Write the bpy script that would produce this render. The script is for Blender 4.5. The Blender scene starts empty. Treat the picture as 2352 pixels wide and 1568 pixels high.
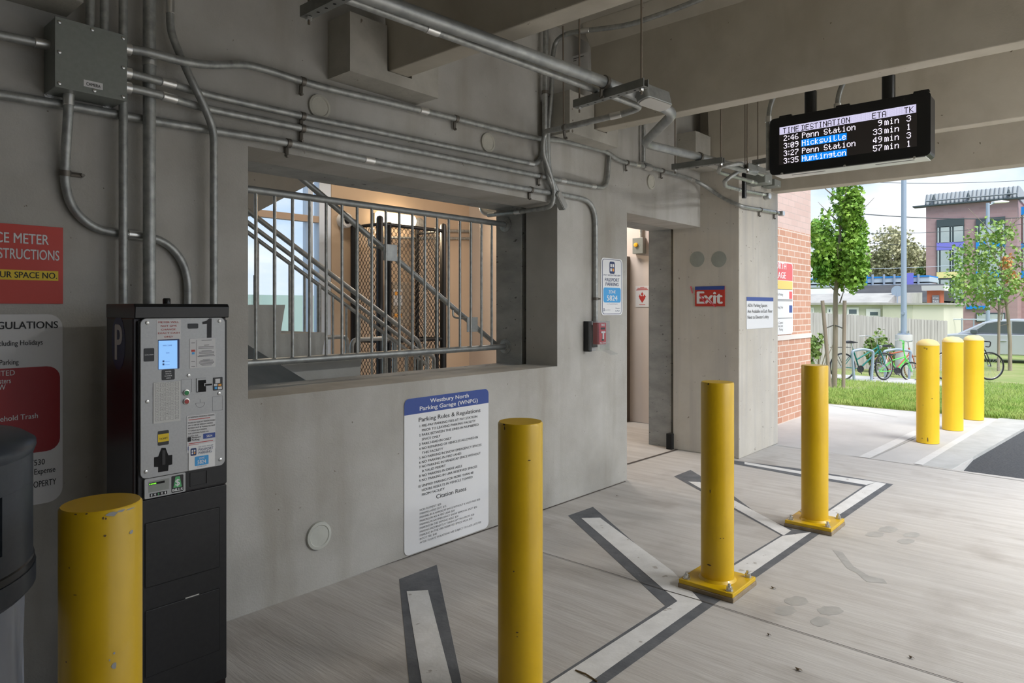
import bpy, math, random
from mathutils import Vector, Matrix
random.seed(7)
scene = bpy.context.scene
COL = scene.collection

# ------------------------------------------------------------------ camera, sky, sun, exposure
F, CX, HY, EYE = 1568.0, 1176.0, 706.0, 1.45      # focal length and centre in pixels of the 2352x1568 frame
AZ = math.atan(0.8763)
FW = Vector((math.cos(AZ), math.sin(AZ), 0)); RT = Vector((math.sin(AZ), -math.cos(AZ), 0)); UP = Vector((0, 0, 1))
cd = bpy.data.cameras.new('camera'); cam = bpy.data.objects.new('camera', cd); COL.objects.link(cam)
cam.location = (0, 0, EYE); cam.rotation_euler = (math.pi/2, 0, AZ - math.pi/2)
cd.sensor_width = 36; cd.lens = 24; cd.shift_y = (HY - 784)/2352.0; cd.clip_start = 0.02; cd.clip_end = 400
scene.camera = cam
scene.view_settings.view_transform = 'Standard'; scene.view_settings.look = 'None'
scene.view_settings.gamma = 1; scene.view_settings.use_curve_mapping = False
scene.view_settings.exposure = 1.12

world = bpy.data.worlds.new('sky'); scene.world = world; world.use_nodes = True
wn, wl = world.node_tree.nodes, world.node_tree.links; wn.clear()
wo = wn.new('ShaderNodeOutputWorld'); wb = wn.new('ShaderNodeBackground'); wl.new(wb.outputs[0], wo.inputs[0])
wb.inputs[1].default_value = .60
wt = wn.new('ShaderNodeTexCoord'); ws = wn.new('ShaderNodeSeparateXYZ'); wl.new(wt.outputs['Generated'], ws.inputs[0])
wr = wn.new('ShaderNodeValToRGB'); wl.new(ws.outputs['Z'], wr.inputs[0])
wr.color_ramp.elements[0].position = 0.0; wr.color_ramp.elements[0].color = (.60, .73, .90, 1)
wr.color_ramp.elements[1].position = 0.6; wr.color_ramp.elements[1].color = (.34, .52, .80, 1)
wm = wn.new('ShaderNodeMapping'); wl.new(wt.outputs['Generated'], wm.inputs[0]); wm.inputs['Scale'].default_value = (1, 1, 2.6)
wno = wn.new('ShaderNodeTexNoise'); wl.new(wm.outputs[0], wno.inputs[0]); wno.inputs['Scale'].default_value = 3.1
wno.inputs['Detail'].default_value = 7; wno.inputs['Roughness'].default_value = .55
wc = wn.new('ShaderNodeValToRGB'); wl.new(wno.outputs[0], wc.inputs[0])
wc.color_ramp.elements[0].position = .44; wc.color_ramp.elements[0].color = (0, 0, 0, 1)
wc.color_ramp.elements[1].position = .62; wc.color_ramp.elements[1].color = (1, 1, 1, 1)
wx = wn.new('ShaderNodeMixRGB'); wl.new(wc.outputs[0], wx.inputs[0]); wl.new(wr.outputs[0], wx.inputs[1])
wx.inputs[2].default_value = (.90, .92, .95, 1); wl.new(wx.outputs[0], wb.inputs[0])

def lamp(name, kind, loc, energy, color, size=None, sy=None, direction=None):
    l = bpy.data.lights.new(name, kind); l.energy = energy; l.color = color
    o = bpy.data.objects.new(name, l); COL.objects.link(o); o.location = loc
    if kind == 'AREA':
        l.shape = 'RECTANGLE'; l.size = size; l.size_y = sy or size
    elif kind == 'SUN': l.angle = size
    else: l.shadow_soft_size = size or .1
    if direction is not None: o.rotation_euler = Vector(direction).to_track_quat('-Z', 'Y').to_euler()
    return o
lamp('sun', 'SUN', (-10, -20, 30), 2.2, (1, .97, .92), math.radians(40), direction=(.30, .50, -.80))
# unseen fill lights added under the garage ceiling to brighten the interior
for lx, ly, le in ((3.3, -2.6, 45), (5.25, -2.6, 95), (6.75, -2.4, 165)):
    lamp('garage_fill_light', 'AREA', (lx, ly, 3.35), le, (.97, .985, 1), 1.2, .3, (0, 0, -1))

# ------------------------------------------------------------------ pixel rays onto real planes
def ray(u, v): return FW + RT*((u - CX)/F) + UP*((HY - v)/F)
C0 = Vector((0, 0, EYE))
def onY(u, v, Y): r = ray(u, v); return C0 + r*(Y/r.y)
def onX(u, v, X): r = ray(u, v); return C0 + r*(X/r.x)
def onZ(u, v, Z=0.0): r = ray(u, v); return C0 + r*((Z - EYE)/r.z)
def atD(u, v, d): return C0 + ray(u, v)*d
def proj(p):
    q = p - C0; d = q.dot(FW); return (CX + F*q.dot(RT)/d, HY - F*q.z/d)
YW = 3.07                                            # garage side of the concrete wall

# ------------------------------------------------------------------ materials
def mat(name, color, rough=.6, metal=0.0, color2=None, scale=6.0, detail=6, contrast=(.35, .65), bump=0.0, bscale=80.0, stretch=(1, 1, 1),
        emit=None, estr=0.0, spec=None, speck=None, speck_at=.68, speck_scale=30.0, coat=0.0, trans=0.0, alpha=1.0, ior=1.45, streak=None):
    m = bpy.data.materials.new(name); m.use_nodes = True
    nt = m.node_tree; n, l = nt.nodes, nt.links; b = n['Principled BSDF']
    def rgba(c): return (c[0], c[1], c[2], 1)
    b.inputs['Base Color'].default_value = rgba(color); b.inputs['Roughness'].default_value = rough; b.inputs['Metallic'].default_value = metal
    b.inputs['IOR'].default_value = ior
    if spec is not None: b.inputs['Specular IOR Level'].default_value = spec
    if coat: b.inputs['Coat Weight'].default_value = coat
    if trans: b.inputs['Transmission Weight'].default_value = trans
    if alpha < 1: b.inputs['Alpha'].default_value = alpha
    if emit: b.inputs['Emission Color'].default_value = rgba(emit); b.inputs['Emission Strength'].default_value = estr
    tc = n.new('ShaderNodeTexCoord'); mp = n.new('ShaderNodeMapping'); l.new(tc.outputs['Object'], mp.inputs[0]); mp.inputs['Scale'].default_value = stretch
    last = None
    if color2:
        no = n.new('ShaderNodeTexNoise'); l.new(mp.outputs[0], no.inputs[0]); no.inputs['Scale'].default_value = scale; no.inputs['Detail'].default_value = detail
        no.inputs['Roughness'].default_value = .6
        rp = n.new('ShaderNodeValToRGB'); l.new(no.outputs[0], rp.inputs[0])
        rp.color_ramp.elements[0].position = contrast[0]; rp.color_ramp.elements[0].color = rgba(color)
        rp.color_ramp.elements[1].position = contrast[1]; rp.color_ramp.elements[1].color = rgba(color2)
        last = rp.outputs[0]
    def over(fac, col, prev):
        mx = n.new('ShaderNodeMixRGB'); l.new(fac, mx.inputs[0])
        if prev is None: mx.inputs[1].default_value = rgba(color)
        else: l.new(prev, mx.inputs[1])
        mx.inputs[2].default_value = rgba(col); return mx.outputs[0]
    if streak:
        mp2 = n.new('ShaderNodeMapping'); l.new(tc.outputs['Object'], mp2.inputs[0]); mp2.inputs['Scale'].default_value = streak[1]
        n2 = n.new('ShaderNodeTexNoise'); l.new(mp2.outputs[0], n2.inputs[0]); n2.inputs['Scale'].default_value = streak[2]; n2.inputs['Detail'].default_value = 8
        r2 = n.new('ShaderNodeValToRGB'); l.new(n2.outputs[0], r2.inputs[0])
        r2.color_ramp.elements[0].position = streak[3]; r2.color_ramp.elements[0].color = (0, 0, 0, 1)
        r2.color_ramp.elements[1].position = streak[4]; r2.color_ramp.elements[1].color = (streak[5],)*3 + (1,)
        last = over(r2.outputs[0], streak[0], last)
    if speck:
        n3 = n.new('ShaderNodeTexNoise'); l.new(mp.outputs[0], n3.inputs[0]); n3.inputs['Scale'].default_value = speck_scale; n3.inputs['Detail'].default_value = 3
        r3 = n.new('ShaderNodeValToRGB'); l.new(n3.outputs[0], r3.inputs[0])
        r3.color_ramp.elements[0].position = speck_at; r3.color_ramp.elements[0].color = (0, 0, 0, 1)
        r3.color_ramp.elements[1].position = speck_at + .03; r3.color_ramp.elements[1].color = (1, 1, 1, 1)
        last = over(r3.outputs[0], speck, last)
    if last is not None: l.new(last, b.inputs['Base Color'])
    if bump:
        nb = n.new('ShaderNodeTexNoise'); l.new(mp.outputs[0], nb.inputs[0]); nb.inputs['Scale'].default_value = bscale; nb.inputs['Detail'].default_value = 5
        bu = n.new('ShaderNodeBump'); bu.inputs['Strength'].default_value = bump; bu.inputs['Distance'].default_value = .01
        l.new(nb.outputs[0], bu.inputs['Height']); l.new(bu.outputs[0], b.inputs['Normal'])
    return m

def brick_mat(name, c1, c2, mortar, bw, bh, ms, axis='XZ', offset=.5):
    m = bpy.data.materials.new(name); m.use_nodes = True; nt = m.node_tree; n, l = nt.nodes, nt.links; b = n['Principled BSDF']
    b.inputs['Roughness'].default_value = .85
    tc = n.new('ShaderNodeTexCoord'); sp = n.new('ShaderNodeSeparateXYZ'); cb = n.new('ShaderNodeCombineXYZ'); l.new(tc.outputs['Object'], sp.inputs[0])
    l.new(sp.outputs[axis[0]], cb.inputs[0]); l.new(sp.outputs[axis[1]], cb.inputs[1])
    br = n.new('ShaderNodeTexBrick'); l.new(cb.outputs[0], br.inputs[0]); br.offset = offset
    br.inputs['Color1'].default_value = (*c1, 1); br.inputs['Color2'].default_value = (*c2, 1); br.inputs['Mortar'].default_value = (*mortar, 1)
    br.inputs['Scale'].default_value = 1; br.inputs['Mortar Size'].default_value = ms; br.inputs['Brick Width'].default_value = bw; br.inputs['Row Height'].default_value = bh
    br.inputs['Mortar Smooth'].default_value = .1
    l.new(br.outputs[0], b.inputs['Base Color'])
    bu = n.new('ShaderNodeBump'); bu.inputs['Strength'].default_value = .4; bu.inputs['Distance'].default_value = .005; bu.invert = True
    l.new(br.outputs['Fac'], bu.inputs['Height']); l.new(bu.outputs[0], b.inputs['Normal'])
    return m

M = {}
M['wall'] = mat('wall_concrete', (.375, .36, .325), .88, color2=(.49, .48, .45), scale=1.6, detail=10, bump=.2, bscale=120,
                streak=((.29, .265, .215), (3.2, 1, .45), 1.7, .50, .72, .5), speck=(.20, .175, .14), speck_at=.745, speck_scale=38)
M['beam'] = mat('beam_concrete', (.43, .395, .325), .88, color2=(.51, .475, .40), scale=2.5, bump=.1, bscale=110,
                streak=((.33, .29, .22), (2, 2, .5), 2.0, .55, .8, .55), speck=(.18, .15, .11), speck_at=.735, speck_scale=24)
M['deck'] = mat('deck_concrete', (.42, .39, .33), .9, color2=(.50, .47, .40), scale=1.6, bump=.1, bscale=90)
M['corbel'] = mat('corbel_concrete', (.36, .345, .30), .9, color2=(.47, .45, .40), scale=4, bump=.25, bscale=60, speck=(.16, .14, .11), speck_at=.70, speck_scale=22)
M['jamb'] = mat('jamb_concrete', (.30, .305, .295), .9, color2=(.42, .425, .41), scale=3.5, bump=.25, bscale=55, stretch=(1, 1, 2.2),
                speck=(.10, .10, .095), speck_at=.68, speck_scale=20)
M['column'] = mat('column_concrete', (.52, .485, .42), .88, color2=(.60, .565, .50), scale=2, bump=.1, bscale=110,
                  streak=((.45, .43, .40), (5, 5, .3), 1.8, .48, .7, .7), speck=(.22, .19, .15), speck_at=.70, speck_scale=28)
M['floor'] = mat('floor_concrete', (.43, .40, .37), .8, color2=(.55, .525, .495), scale=1.7, detail=9, contrast=(.3, .68), bump=.3, bscale=7, stretch=(9, .9, 1),
                 streak=((.30, .265, .235), (1, 1, 1), 2.6, .56, .74, .5), speck=(.16, .13, .11), speck_at=.80, speck_scale=9)
M['walk'] = mat('sidewalk_concrete', (.48, .465, .445), .85, color2=(.56, .545, .525), scale=1.5, bump=.1, bscale=50)
M['plug'] = mat('grout_plug', (.42, .41, .355), .8, color2=(.50, .485, .42), scale=9)
M['plug2'] = mat('grout_plug_light', (.46, .47, .43), .8, color2=(.54, .55, .50), scale=9)
M['plug3'] = mat('grout_plug_green', (.29, .31, .275), .8, color2=(.34, .355, .315), scale=9)
M['galv'] = mat('galvanised_steel', (.29, .30, .29), .45, .6, color2=(.44, .45, .435), scale=26, stretch=(1, 1, 1), bump=.05, bscale=60)
M['galv_big'] = mat('galvanised_pipe', (.27, .285, .28), .45, .65, color2=(.40, .41, .40), scale=12, bump=.04, bscale=60)
M['zinc'] = mat('bright_zinc', (.68, .68, .66), .32, .85)
M['clamp'] = mat('clamp_steel', (.17, .155, .135), .5, .7)
M['strut'] = mat('strut_steel', (.20, .205, .195), .5, .5, color2=(.27, .275, .26), scale=8)
M['rod'] = mat('rod_steel', (.20, .165, .13), .5, .7)
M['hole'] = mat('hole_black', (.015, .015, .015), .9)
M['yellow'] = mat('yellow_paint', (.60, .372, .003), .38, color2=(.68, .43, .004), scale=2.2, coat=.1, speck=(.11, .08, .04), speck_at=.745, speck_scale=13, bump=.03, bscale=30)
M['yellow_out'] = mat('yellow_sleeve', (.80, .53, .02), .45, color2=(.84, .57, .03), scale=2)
M['yellow_cap'] = mat('yellow_dome_bright', (.84, .68, .30), .5)  # brighter lit top put into the cap's paler yellow
M['rust'] = mat('paint_chip', (.13, .085, .04), .8)
M['chip'] = mat('primer_chip', (.33, .33, .32), .7)
M['grout'] = mat('grout_pad', (.23, .17, .10), .9, color2=(.32, .26, .18), scale=20)
M['mk_dark'] = mat('stripe_outline_paint', (.10, .105, .115), .75, color2=(.15, .155, .165), scale=9, bump=.2, bscale=60)
M['mk_white'] = mat('stripe_white_paint', (.66, .65, .63), .7, color2=(.76, .75, .735), scale=10, bump=.15, bscale=60, speck=(.46, .43, .40), speck_at=.66, speck_scale=14)
M['stain'] = mat('wet_stain', (.36, .345, .325), .7, color2=(.43, .415, .39), scale=12)
M['crack'] = mat('joint_sealant', (.075, .06, .05), .9)
M['debris'] = mat('dry_leaf', (.14, .10, .055), .9)
M['black'] = mat('black_powder_coat', (.012, .012, .0135), .42, color2=(.017, .017, .018), scale=50)
M['black_side'] = mat('black_maroon_side', (.014, .007, .008), .35)
M['blackplastic'] = mat('black_plastic', (.010, .011, .012), .3)
M['faceplate'] = mat('grey_faceplate', (.36, .365, .365), .42, .35, color2=(.39, .395, .395), scale=120)
M['screw'] = mat('steel_screw', (.62, .62, .60), .28, .9)
M['white'] = mat('white_paint', (.78, .78, .775), .5)
M['signwhite'] = mat('sign_white', (.80, .805, .815), .45)
M['sticker'] = mat('sticker_white', (.66, .655, .655), .5)
M['txt'] = mat('print_black', (.018, .018, .020), .6)
M['txtgrey'] = mat('print_grey', (.16, .16, .165), .6)
M['txtwhite'] = mat('print_white', (.82, .82, .82), .5)
M['txtred'] = mat('print_red', (.46, .035, .025), .5)
M['navy'] = mat('sign_navy', (.035, .075, .30), .45)
M['navydark'] = mat('sign_navy_dark', (.025, .045, .14), .5)
M['skyblue'] = mat('sign_sky_blue', (.06, .36, .74), .45)
M['red'] = mat('sign_red', (.50, .038, .022), .45, color2=(.54, .045, .027), scale=3)
M['deepred'] = mat('sign_deep_red', (.30, .004, .008), .45)
M['signyellow'] = mat('sign_yellow', (.78, .55, .01), .45)
M['orange'] = mat('logo_orange', (.85, .38, .06), .5)
M['boxgrey'] = mat('box_grey_enamel', (.20, .215, .195), .45, color2=(.22, .235, .215), scale=60)
M['boxgrey2'] = mat('box_grey_light', (.27, .285, .265), .5)
M['lcd'] = mat('lcd_blue', (.30, .52, .85), .3, emit=(.22, .50, .95), estr=.32)
M['lcdtxt'] = mat('lcd_text', (.05, .12, .35), .5)
M['key'] = mat('key_white', (.62, .62, .595), .5)
M['green'] = mat('button_green', (.02, .25, .07), .35)
M['buttonred'] = mat('button_red', (.42, .05, .045), .35)
M['billgreen'] = mat('bill_green', (.10, .42, .16), .5)
M['ledgreen'] = mat('led_green', (.05, .5, .02), .4, emit=(.15, .8, .03), estr=1.4)
M['led_off'] = mat('led_panel_off', (.05, .043, .042), .6)
M['led_white'] = mat('led_pixel_white', (.05, .05, .05), .5, emit=(.88, .80, .98), estr=.8)
M['led_head'] = mat('led_pixel_header', (.05, .05, .05), .5, emit=(.60, .57, .78), estr=.66)
M['led_blue'] = mat('led_pixel_blue', (.01, .03, .06), .5, emit=(.0, .20, .74), estr=.72)
M['ledbottom'] = mat('sign_case_underside', (.62, .64, .62), .4)
M['alu'] = mat('aluminium_edge', (.45, .46, .48), .35, .8)
M['tan'] = mat('tan_wall_paint', (.56, .43, .31), .85, color2=(.59, .455, .33), scale=1.5)
M['pink'] = mat('lobby_wall_paint', (.60, .53, .48), .85, color2=(.63, .56, .51), scale=1.5)
M['stair'] = mat('stair_concrete', (.37, .365, .335), .85, color2=(.45, .445, .415), scale=3, bump=.12, bscale=80, speck=(.17, .16, .14), speck_at=.73, speck_scale=18)
M['soffit'] = mat('stair_soffit', (.16, .165, .18), .85)
M['mullion'] = mat('white_mullion', (.62, .70, .80), .4, .2)
M['chainblack'] = mat('black_vinyl', (.010, .011, .013), .4)
M['lampglow'] = mat('lamp_diffuser', (.9, .8, .65), .4, emit=(1, .78, .50), estr=3.5)
def clear_mat(name, tint, gloss):
    m = bpy.data.materials.new(name); m.use_nodes = True; n, l = m.node_tree.nodes, m.node_tree.links; n.remove(n['Principled BSDF'])
    a, b, x = n.new('ShaderNodeBsdfTransparent'), n.new('ShaderNodeBsdfGlossy'), n.new('ShaderNodeMixShader')
    a.inputs[0].default_value = (*tint, 1); b.inputs['Roughness'].default_value = gloss; x.inputs[0].default_value = .07
    l.new(a.outputs[0], x.inputs[1]); l.new(b.outputs[0], x.inputs[2]); l.new(x.outputs[0], n['Material Output'].inputs[0]); return m
M['glass'] = clear_mat('window_glass', (.93, .97, 1), .02)
M['clear'] = clear_mat('clear_plastic', (.95, .96, .97), .08)
M['alarmred'] = mat('alarm_red', (.50, .022, .028), .3)
M['amber'] = mat('amber_button', (.80, .42, .02), .4)
M['brick'] = brick_mat('salmon_brick', (.54, .28, .19), (.60, .34, .24), (.72, .60, .52), .215, .081, .007)
M['brickpink'] = brick_mat('pink_brick', (.62, .45, .40), (.67, .50, .45), (.54, .43, .39), .215, .081, .004)
M['band'] = mat('cast_stone_band', (.74, .70, .66), .8)
M['asphalt'] = mat('asphalt', (.045, .047, .052), .9, color2=(.085, .087, .092), scale=60, bump=.5, bscale=120)
M['soil'] = mat('lawn_soil', (.20, .28, .07), .95, color2=(.32, .33, .14), scale=1.4)
M['lot'] = mat('parking_lot', (.20, .20, .20), .9)
M['blade'] = mat('grass_blade', (.22, .38, .07), .6, color2=(.44, .52, .17), scale=2.2, contrast=(.35, .7))
M['leaf'] = mat('maple_leaf', (.09, .25, .025), .55, color2=(.30, .48, .07), scale=1.7, contrast=(.38, .66))
M['leaf2'] = mat('young_maple_leaf', (.14, .29, .06), .55, color2=(.36, .48, .13), scale=2.3, contrast=(.38, .66))
M['leaforange'] = mat('turning_leaf', (.52, .20, .05), .6, color2=(.62, .33, .12), scale=3)
M['leaffar'] = mat('far_foliage', (.28, .30, .15), .8, color2=(.50, .48, .30), scale=.35, contrast=(.35, .65))
M['leafshrub'] = mat('shrub_leaf', (.11, .20, .04), .6, color2=(.28, .38, .12), scale=3)
M['bark'] = mat('young_bark', (.26, .215, .165), .9, color2=(.36, .31, .25), scale=9, stretch=(1, 1, .2))
M['stake'] = mat('weathered_stake', (.25, .20, .16), .9, color2=(.33, .28, .23), scale=9, stretch=(1, 1, .2))
M['fencewood'] = mat('weathered_fence', (.38, .36, .35), .9, color2=(.52, .50, .485), scale=5, stretch=(1, 4, .15))
M['polegrey'] = mat('pole_grey', (.33, .40, .50), .45, .3)
M['pier'] = mat('pole_pier', (.42, .42, .405), .85, color2=(.50, .50, .485), scale=4)
M['beige'] = mat('house_stucco', (.52, .52, .42), .85, color2=(.57, .57, .47), scale=2)
M['cream'] = mat('house_cream', (.68, .66, .56), .85)
M['roofgrey'] = mat('roof_membrane', (.33, .32, .31), .85, color2=(.45, .44, .42), scale=.8)
M['roofdark'] = mat('roof_dark', (.055, .055, .06), .8, color2=(.085, .085, .09), scale=.5)
M['pane'] = mat('dark_window_pane', (.10, .13, .15), .08, spec=.6)
M['bigpane'] = mat('office_window_pane', (.34, .40, .42), .06, spec=.8, color2=(.48, .52, .52), scale=.35)
M['bldbrick'] = brick_mat('mauve_brick', (.36, .235, .245), (.40, .27, .28), (.36, .26, .27), .6, .2, .012, 'YZ')
M['mansard'] = mat('standing_seam_metal', (.37, .40, .42), .5, .3)
M['framegrey'] = mat('window_frame_dark', (.055, .075, .085), .5)
M['panelviolet'] = mat('panel_violet', (.20, .20, .66), .5)
M['panelyellow'] = mat('panel_yellow', (.75, .68, .32), .5)
M['panelblue'] = mat('panel_blue', (.01, .24, .70), .5)
M['redbrick'] = mat('red_brick_pier', (.42, .12, .055), .85)
M['silver'] = mat('car_silver', (.56, .59, .65), .28, .35, coat=.5)
M['carglass'] = mat('car_window', (.10, .12, .13), .06, spec=.7)
M['tyre'] = mat('rubber_tyre', (.022, .022, .025), .8)
M['tyretan'] = mat('tan_wall_tyre', (.24, .15, .075), .8)
M['bikegreen'] = mat('bike_teal', (.01, .17, .145), .35, .2)
M['bikelime'] = mat('bike_lime', (.12, .62, .10), .35)
M['bikered'] = mat('bike_rust_red', (.42, .10, .05), .4)
M['bikeblack'] = mat('bike_black', (.03, .03, .034), .4)
M['chrome'] = mat('bike_chrome', (.6, .6, .6), .25, .9)
M['lidblack'] = mat('bin_lid_black', (.030, .037, .048), .34, color2=(.038, .046, .058), scale=60)
M['bag'] = mat('clear_liner_bag', (.30, .33, .40), .22, color2=(.44, .47, .54), scale=7, stretch=(1, 1, .25), spec=.6)
M['wire'] = mat('cable_black', (.06, .07, .08), .7)
M['bluefilm'] = mat('blue_film', (.30, .50, .72), .5)

# ------------------------------------------------------------------ mesh helpers
class MB:
    def __init__(s): s.v = []; s.f = []
    def add(s, vs, fs):
        k = len(s.v); s.v += [tuple(p) for p in vs]; s.f += [tuple(i + k for i in f) for f in fs]; return s
    def box(s, x0, x1, y0, y1, z0, z1):
        return s.add([(x, y, z) for z in (z0, z1) for y in (y0, y1) for x in (x0, x1)],
                     [(0, 2, 3, 1), (4, 5, 7, 6), (0, 1, 5, 4), (2, 6, 7, 3), (0, 4, 6, 2), (1, 3, 7, 5)])
    def prism(s, poly, o, ux, uy, n, h0, h1):
        o, ux, uy, n = Vector(o), Vector(ux), Vector(uy), Vector(n); k = len(poly)
        a = [o + ux*x + uy*y + n*h0 for x, y in poly]; b = [o + ux*x + uy*y + n*h1 for x, y in poly]
        return s.add(a + b, [tuple(range(k))[::-1], tuple(range(k, 2*k))] + [(i, (i+1) % k, (i+1) % k + k, i + k) for i in range(k)])
    def quad(s, a, b, c, d): return s.add([a, b, c, d], [(0, 1, 2, 3)])
    def poly(s, pts): return s.add(pts, [tuple(range(len(pts)))])
    def tube(s, pts, r, seg=12, closed=False, caps=True):
        pts = [Vector(p) for p in pts]; n = len(pts); rr = r if isinstance(r, (list, tuple)) else [r]*n
        t0 = (pts[1] - pts[0]).normalized(); ref = Vector((0, 0, 1)) if abs(t0.z) < .9 else Vector((1, 0, 0))
        nx = t0.cross(ref).normalized(); rings = []; prev = t0
        for i, p in enumerate(pts):
            if closed: t = (pts[(i+1) % n] - pts[i-1]).normalized()
            elif i == 0: t = t0
            elif i == n-1: t = (pts[-1] - pts[-2]).normalized()
            else:
                t = (pts[i+1] - pts[i]).normalized() + (pts[i] - pts[i-1]).normalized()
                t = t.normalized() if t.length > 1e-6 else prev
            q = prev.rotation_difference(t); nx = q @ nx; nx = (nx - t*nx.dot(t)).normalized(); prev = t
            ny = t.cross(nx)
            rings.append([p + (nx*math.cos(2*math.pi*k/seg) + ny*math.sin(2*math.pi*k/seg))*rr[i] for k in range(seg)])
        vs = [q for rg in rings for q in rg]; fs = []
        m = n if closed else n-1
        for i in range(m):
            j = (i+1) % n
            for k in range(seg): fs.append((i*seg+k, i*seg+(k+1) % seg, j*seg+(k+1) % seg, j*seg+k))
        if caps and not closed: fs += [tuple(range(seg))[::-1], tuple(range((n-1)*seg, n*seg))]
        return s.add(vs, fs)
    def lathe(s, prof, c, seg=32, axis='Z', closed=False):
        c = Vector(c); vs = []; fs = []; n = len(prof)
        for r, h in prof:
            for k in range(seg):
                a = 2*math.pi*k/seg; x, y = r*math.cos(a), r*math.sin(a)
                p = {'Z': (x, y, h), 'Y': (x, h, y), 'X': (h, x, y)}[axis]
                vs.append(c + Vector(p))
        for i in range(n-1 if not closed else n):
            j = (i+1) % n
            for k in range(seg):
                f = (i*seg+k, i*seg+(k+1) % seg, j*seg+(k+1) % seg, j*seg+k)
                fs.append(f if axis != 'Y' else f[::-1])
        if not closed:
            a, b = tuple(range(seg))[::-1], tuple(range((n-1)*seg, n*seg))
            fs += [a, b] if axis != 'Y' else [a[::-1], b[::-1]]
        return s.add(vs, fs)
    def build(s, name, m, parent=None, smooth=None, bevel=0.0):
        me = bpy.data.meshes.new(name); off = parent_loc(parent) if parent else Vector((0, 0, 0))
        me.from_pydata([tuple(Vector(p) - off) for p in s.v], [], s.f); me.materials.append(m if not isinstance(m, str) else M[m])
        me.validate(); me.update()
        if smooth:
            me.shade_smooth(); me.set_sharp_from_angle(angle=math.radians(smooth))
        o = bpy.data.objects.new(name, me); COL.objects.link(o)
        if parent: o.parent = parent
        if bevel:
            b = o.modifiers.new('edge', 'BEVEL'); b.width = bevel; b.segments = 2; b.limit_method = 'ANGLE'; b.angle_limit = math.radians(40)
        return o
def parent_loc(o):
    p = Vector((0, 0, 0))
    while o: p += o.location; o = o.parent
    return p
def tag(o, label=None, cat=None, group=None, kind=None):
    if label: o['label'] = label
    if cat: o['category'] = cat
    if group: o['group'] = group
    if kind: o['kind'] = kind
    return o
def thing(name, label, cat, loc, group=None):
    o = bpy.data.objects.new(name, None); COL.objects.link(o); o.location = loc; o.empty_display_size = .1
    return tag(o, label, cat, group)
def struct(name, mb, m, label=None, smooth=None, bevel=0.0):
    o = mb.build(name, m, None, smooth, bevel); o['kind'] = 'structure'
    if label: o['label'] = label
    return o
def copy_tree(o, parent=None):
    c = o.copy(); COL.objects.link(c); c.parent = parent
    for ch in list(o.children): copy_tree(ch, c)
    return c
def rrect(x, y, w, h, r, n=5):
    if r <= 0: return [(x, y), (x+w, y), (x+w, y+h), (x, y+h)]
    out = []
    for cx, cy, a in ((x+w-r, y+r, -90), (x+w-r, y+h-r, 0), (x+r, y+h-r, 90), (x+r, y+r, 180)):
        for k in range(n+1):
            t = math.radians(a + 90*k/n); out.append((cx + r*math.cos(t), cy + r*math.sin(t)))
    return out
def fillet(pts, rad, n=7):
    pts = [Vector(p) for p in pts]; out = [pts[0]]
    for i in range(1, len(pts)-1):
        a, b, c = pts[i-1], pts[i], pts[i+1]; d1, d2 = (a-b), (c-b)
        r = min(rad, d1.length*.48, d2.length*.48); p, q = b + d1.normalized()*r, b + d2.normalized()*r
        for k in range(n+1):
            t = k/n; out.append(p*(1-t)**2 + b*2*t*(1-t) + q*t*t)
    out.append(pts[-1]); res = [out[0]]
    for p in out[1:]:
        if (p - res[-1]).length > 1e-4: res.append(p)
    return res

_cap = None
def text_geo(s, bold=0.0, shear=0.0):
    global _cap
    cu = bpy.data.curves.new('t', 'FONT'); cu.body = s; cu.size = 1; cu.resolution_u = 4; cu.shear = shear
    o = bpy.data.objects.new('t', cu); COL.objects.link(o)
    me = bpy.data.meshes.new_from_object(o.evaluated_get(bpy.context.evaluated_depsgraph_get()))
    vs = [(v.co.x, v.co.y) for v in me.vertices]; fs = [tuple(p.vertices) for p in me.polygons]
    bpy.data.objects.remove(o); bpy.data.curves.remove(cu); bpy.data.meshes.remove(me)
    return vs, fs
_h = text_geo('H')[0]; CAPH = max(p[1] for p in _h) - min(p[1] for p in _h)
class Face:
    """a flat face: o = its lower left corner, ux to the right, uy up, n out of it"""
    def __init__(s, o, ux, uy, n): s.o, s.ux, s.uy, s.n = Vector(o), Vector(ux), Vector(uy), Vector(n)
    def p(s, x, y, h=0): return s.o + s.ux*x + s.uy*y + s.n*h
    def rect(s, mb, x, y, w, h, lift, thick=.0006, r=0): mb.prism(rrect(x, y, w, h, r), s.o, s.ux, s.uy, s.n, lift - thick, lift); return mb
    def shape(s, mb, poly, lift, thick=.0006): mb.prism(poly, s.o, s.ux, s.uy, s.n, lift - thick, lift); return mb
    def text(s, mb, string, x, y, cap, w=None, align='L', lift=.0015, bold=0.0, shear=0.0):
        vs, fs = text_geo(string, bold, shear)
        if not vs: return
        x0, x1 = min(p[0] for p in vs), max(p[0] for p in vs); k = cap/CAPH; kx = (w/(x1-x0)) if w else k
        ww = (x1-x0)*kx; ax = x if align == 'L' else x - ww/2 if align == 'C' else x - ww
        for sh in ((0,) if bold <= 0 else (-bold, bold)):
            mb.add([s.p(ax + (p[0]-x0+sh*.8)*kx, y + p[1]*k, lift + (.00005 if sh > 0 else 0)) for p in vs], fs)
        if bold > .015: mb.add([s.p(ax + (p[0]-x0)*kx, y + (p[1]+bold*.6)*k, lift + .0001) for p in vs], fs)
def wallface(x, z, Y): return Face((x, Y, z), (1, 0, 0), (0, 0, 1), (0, -1, 0))
def sideface(y, z, X): return Face((X, y, z), (0, -1, 0), (0, 0, 1), (-1, 0, 0))

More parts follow.
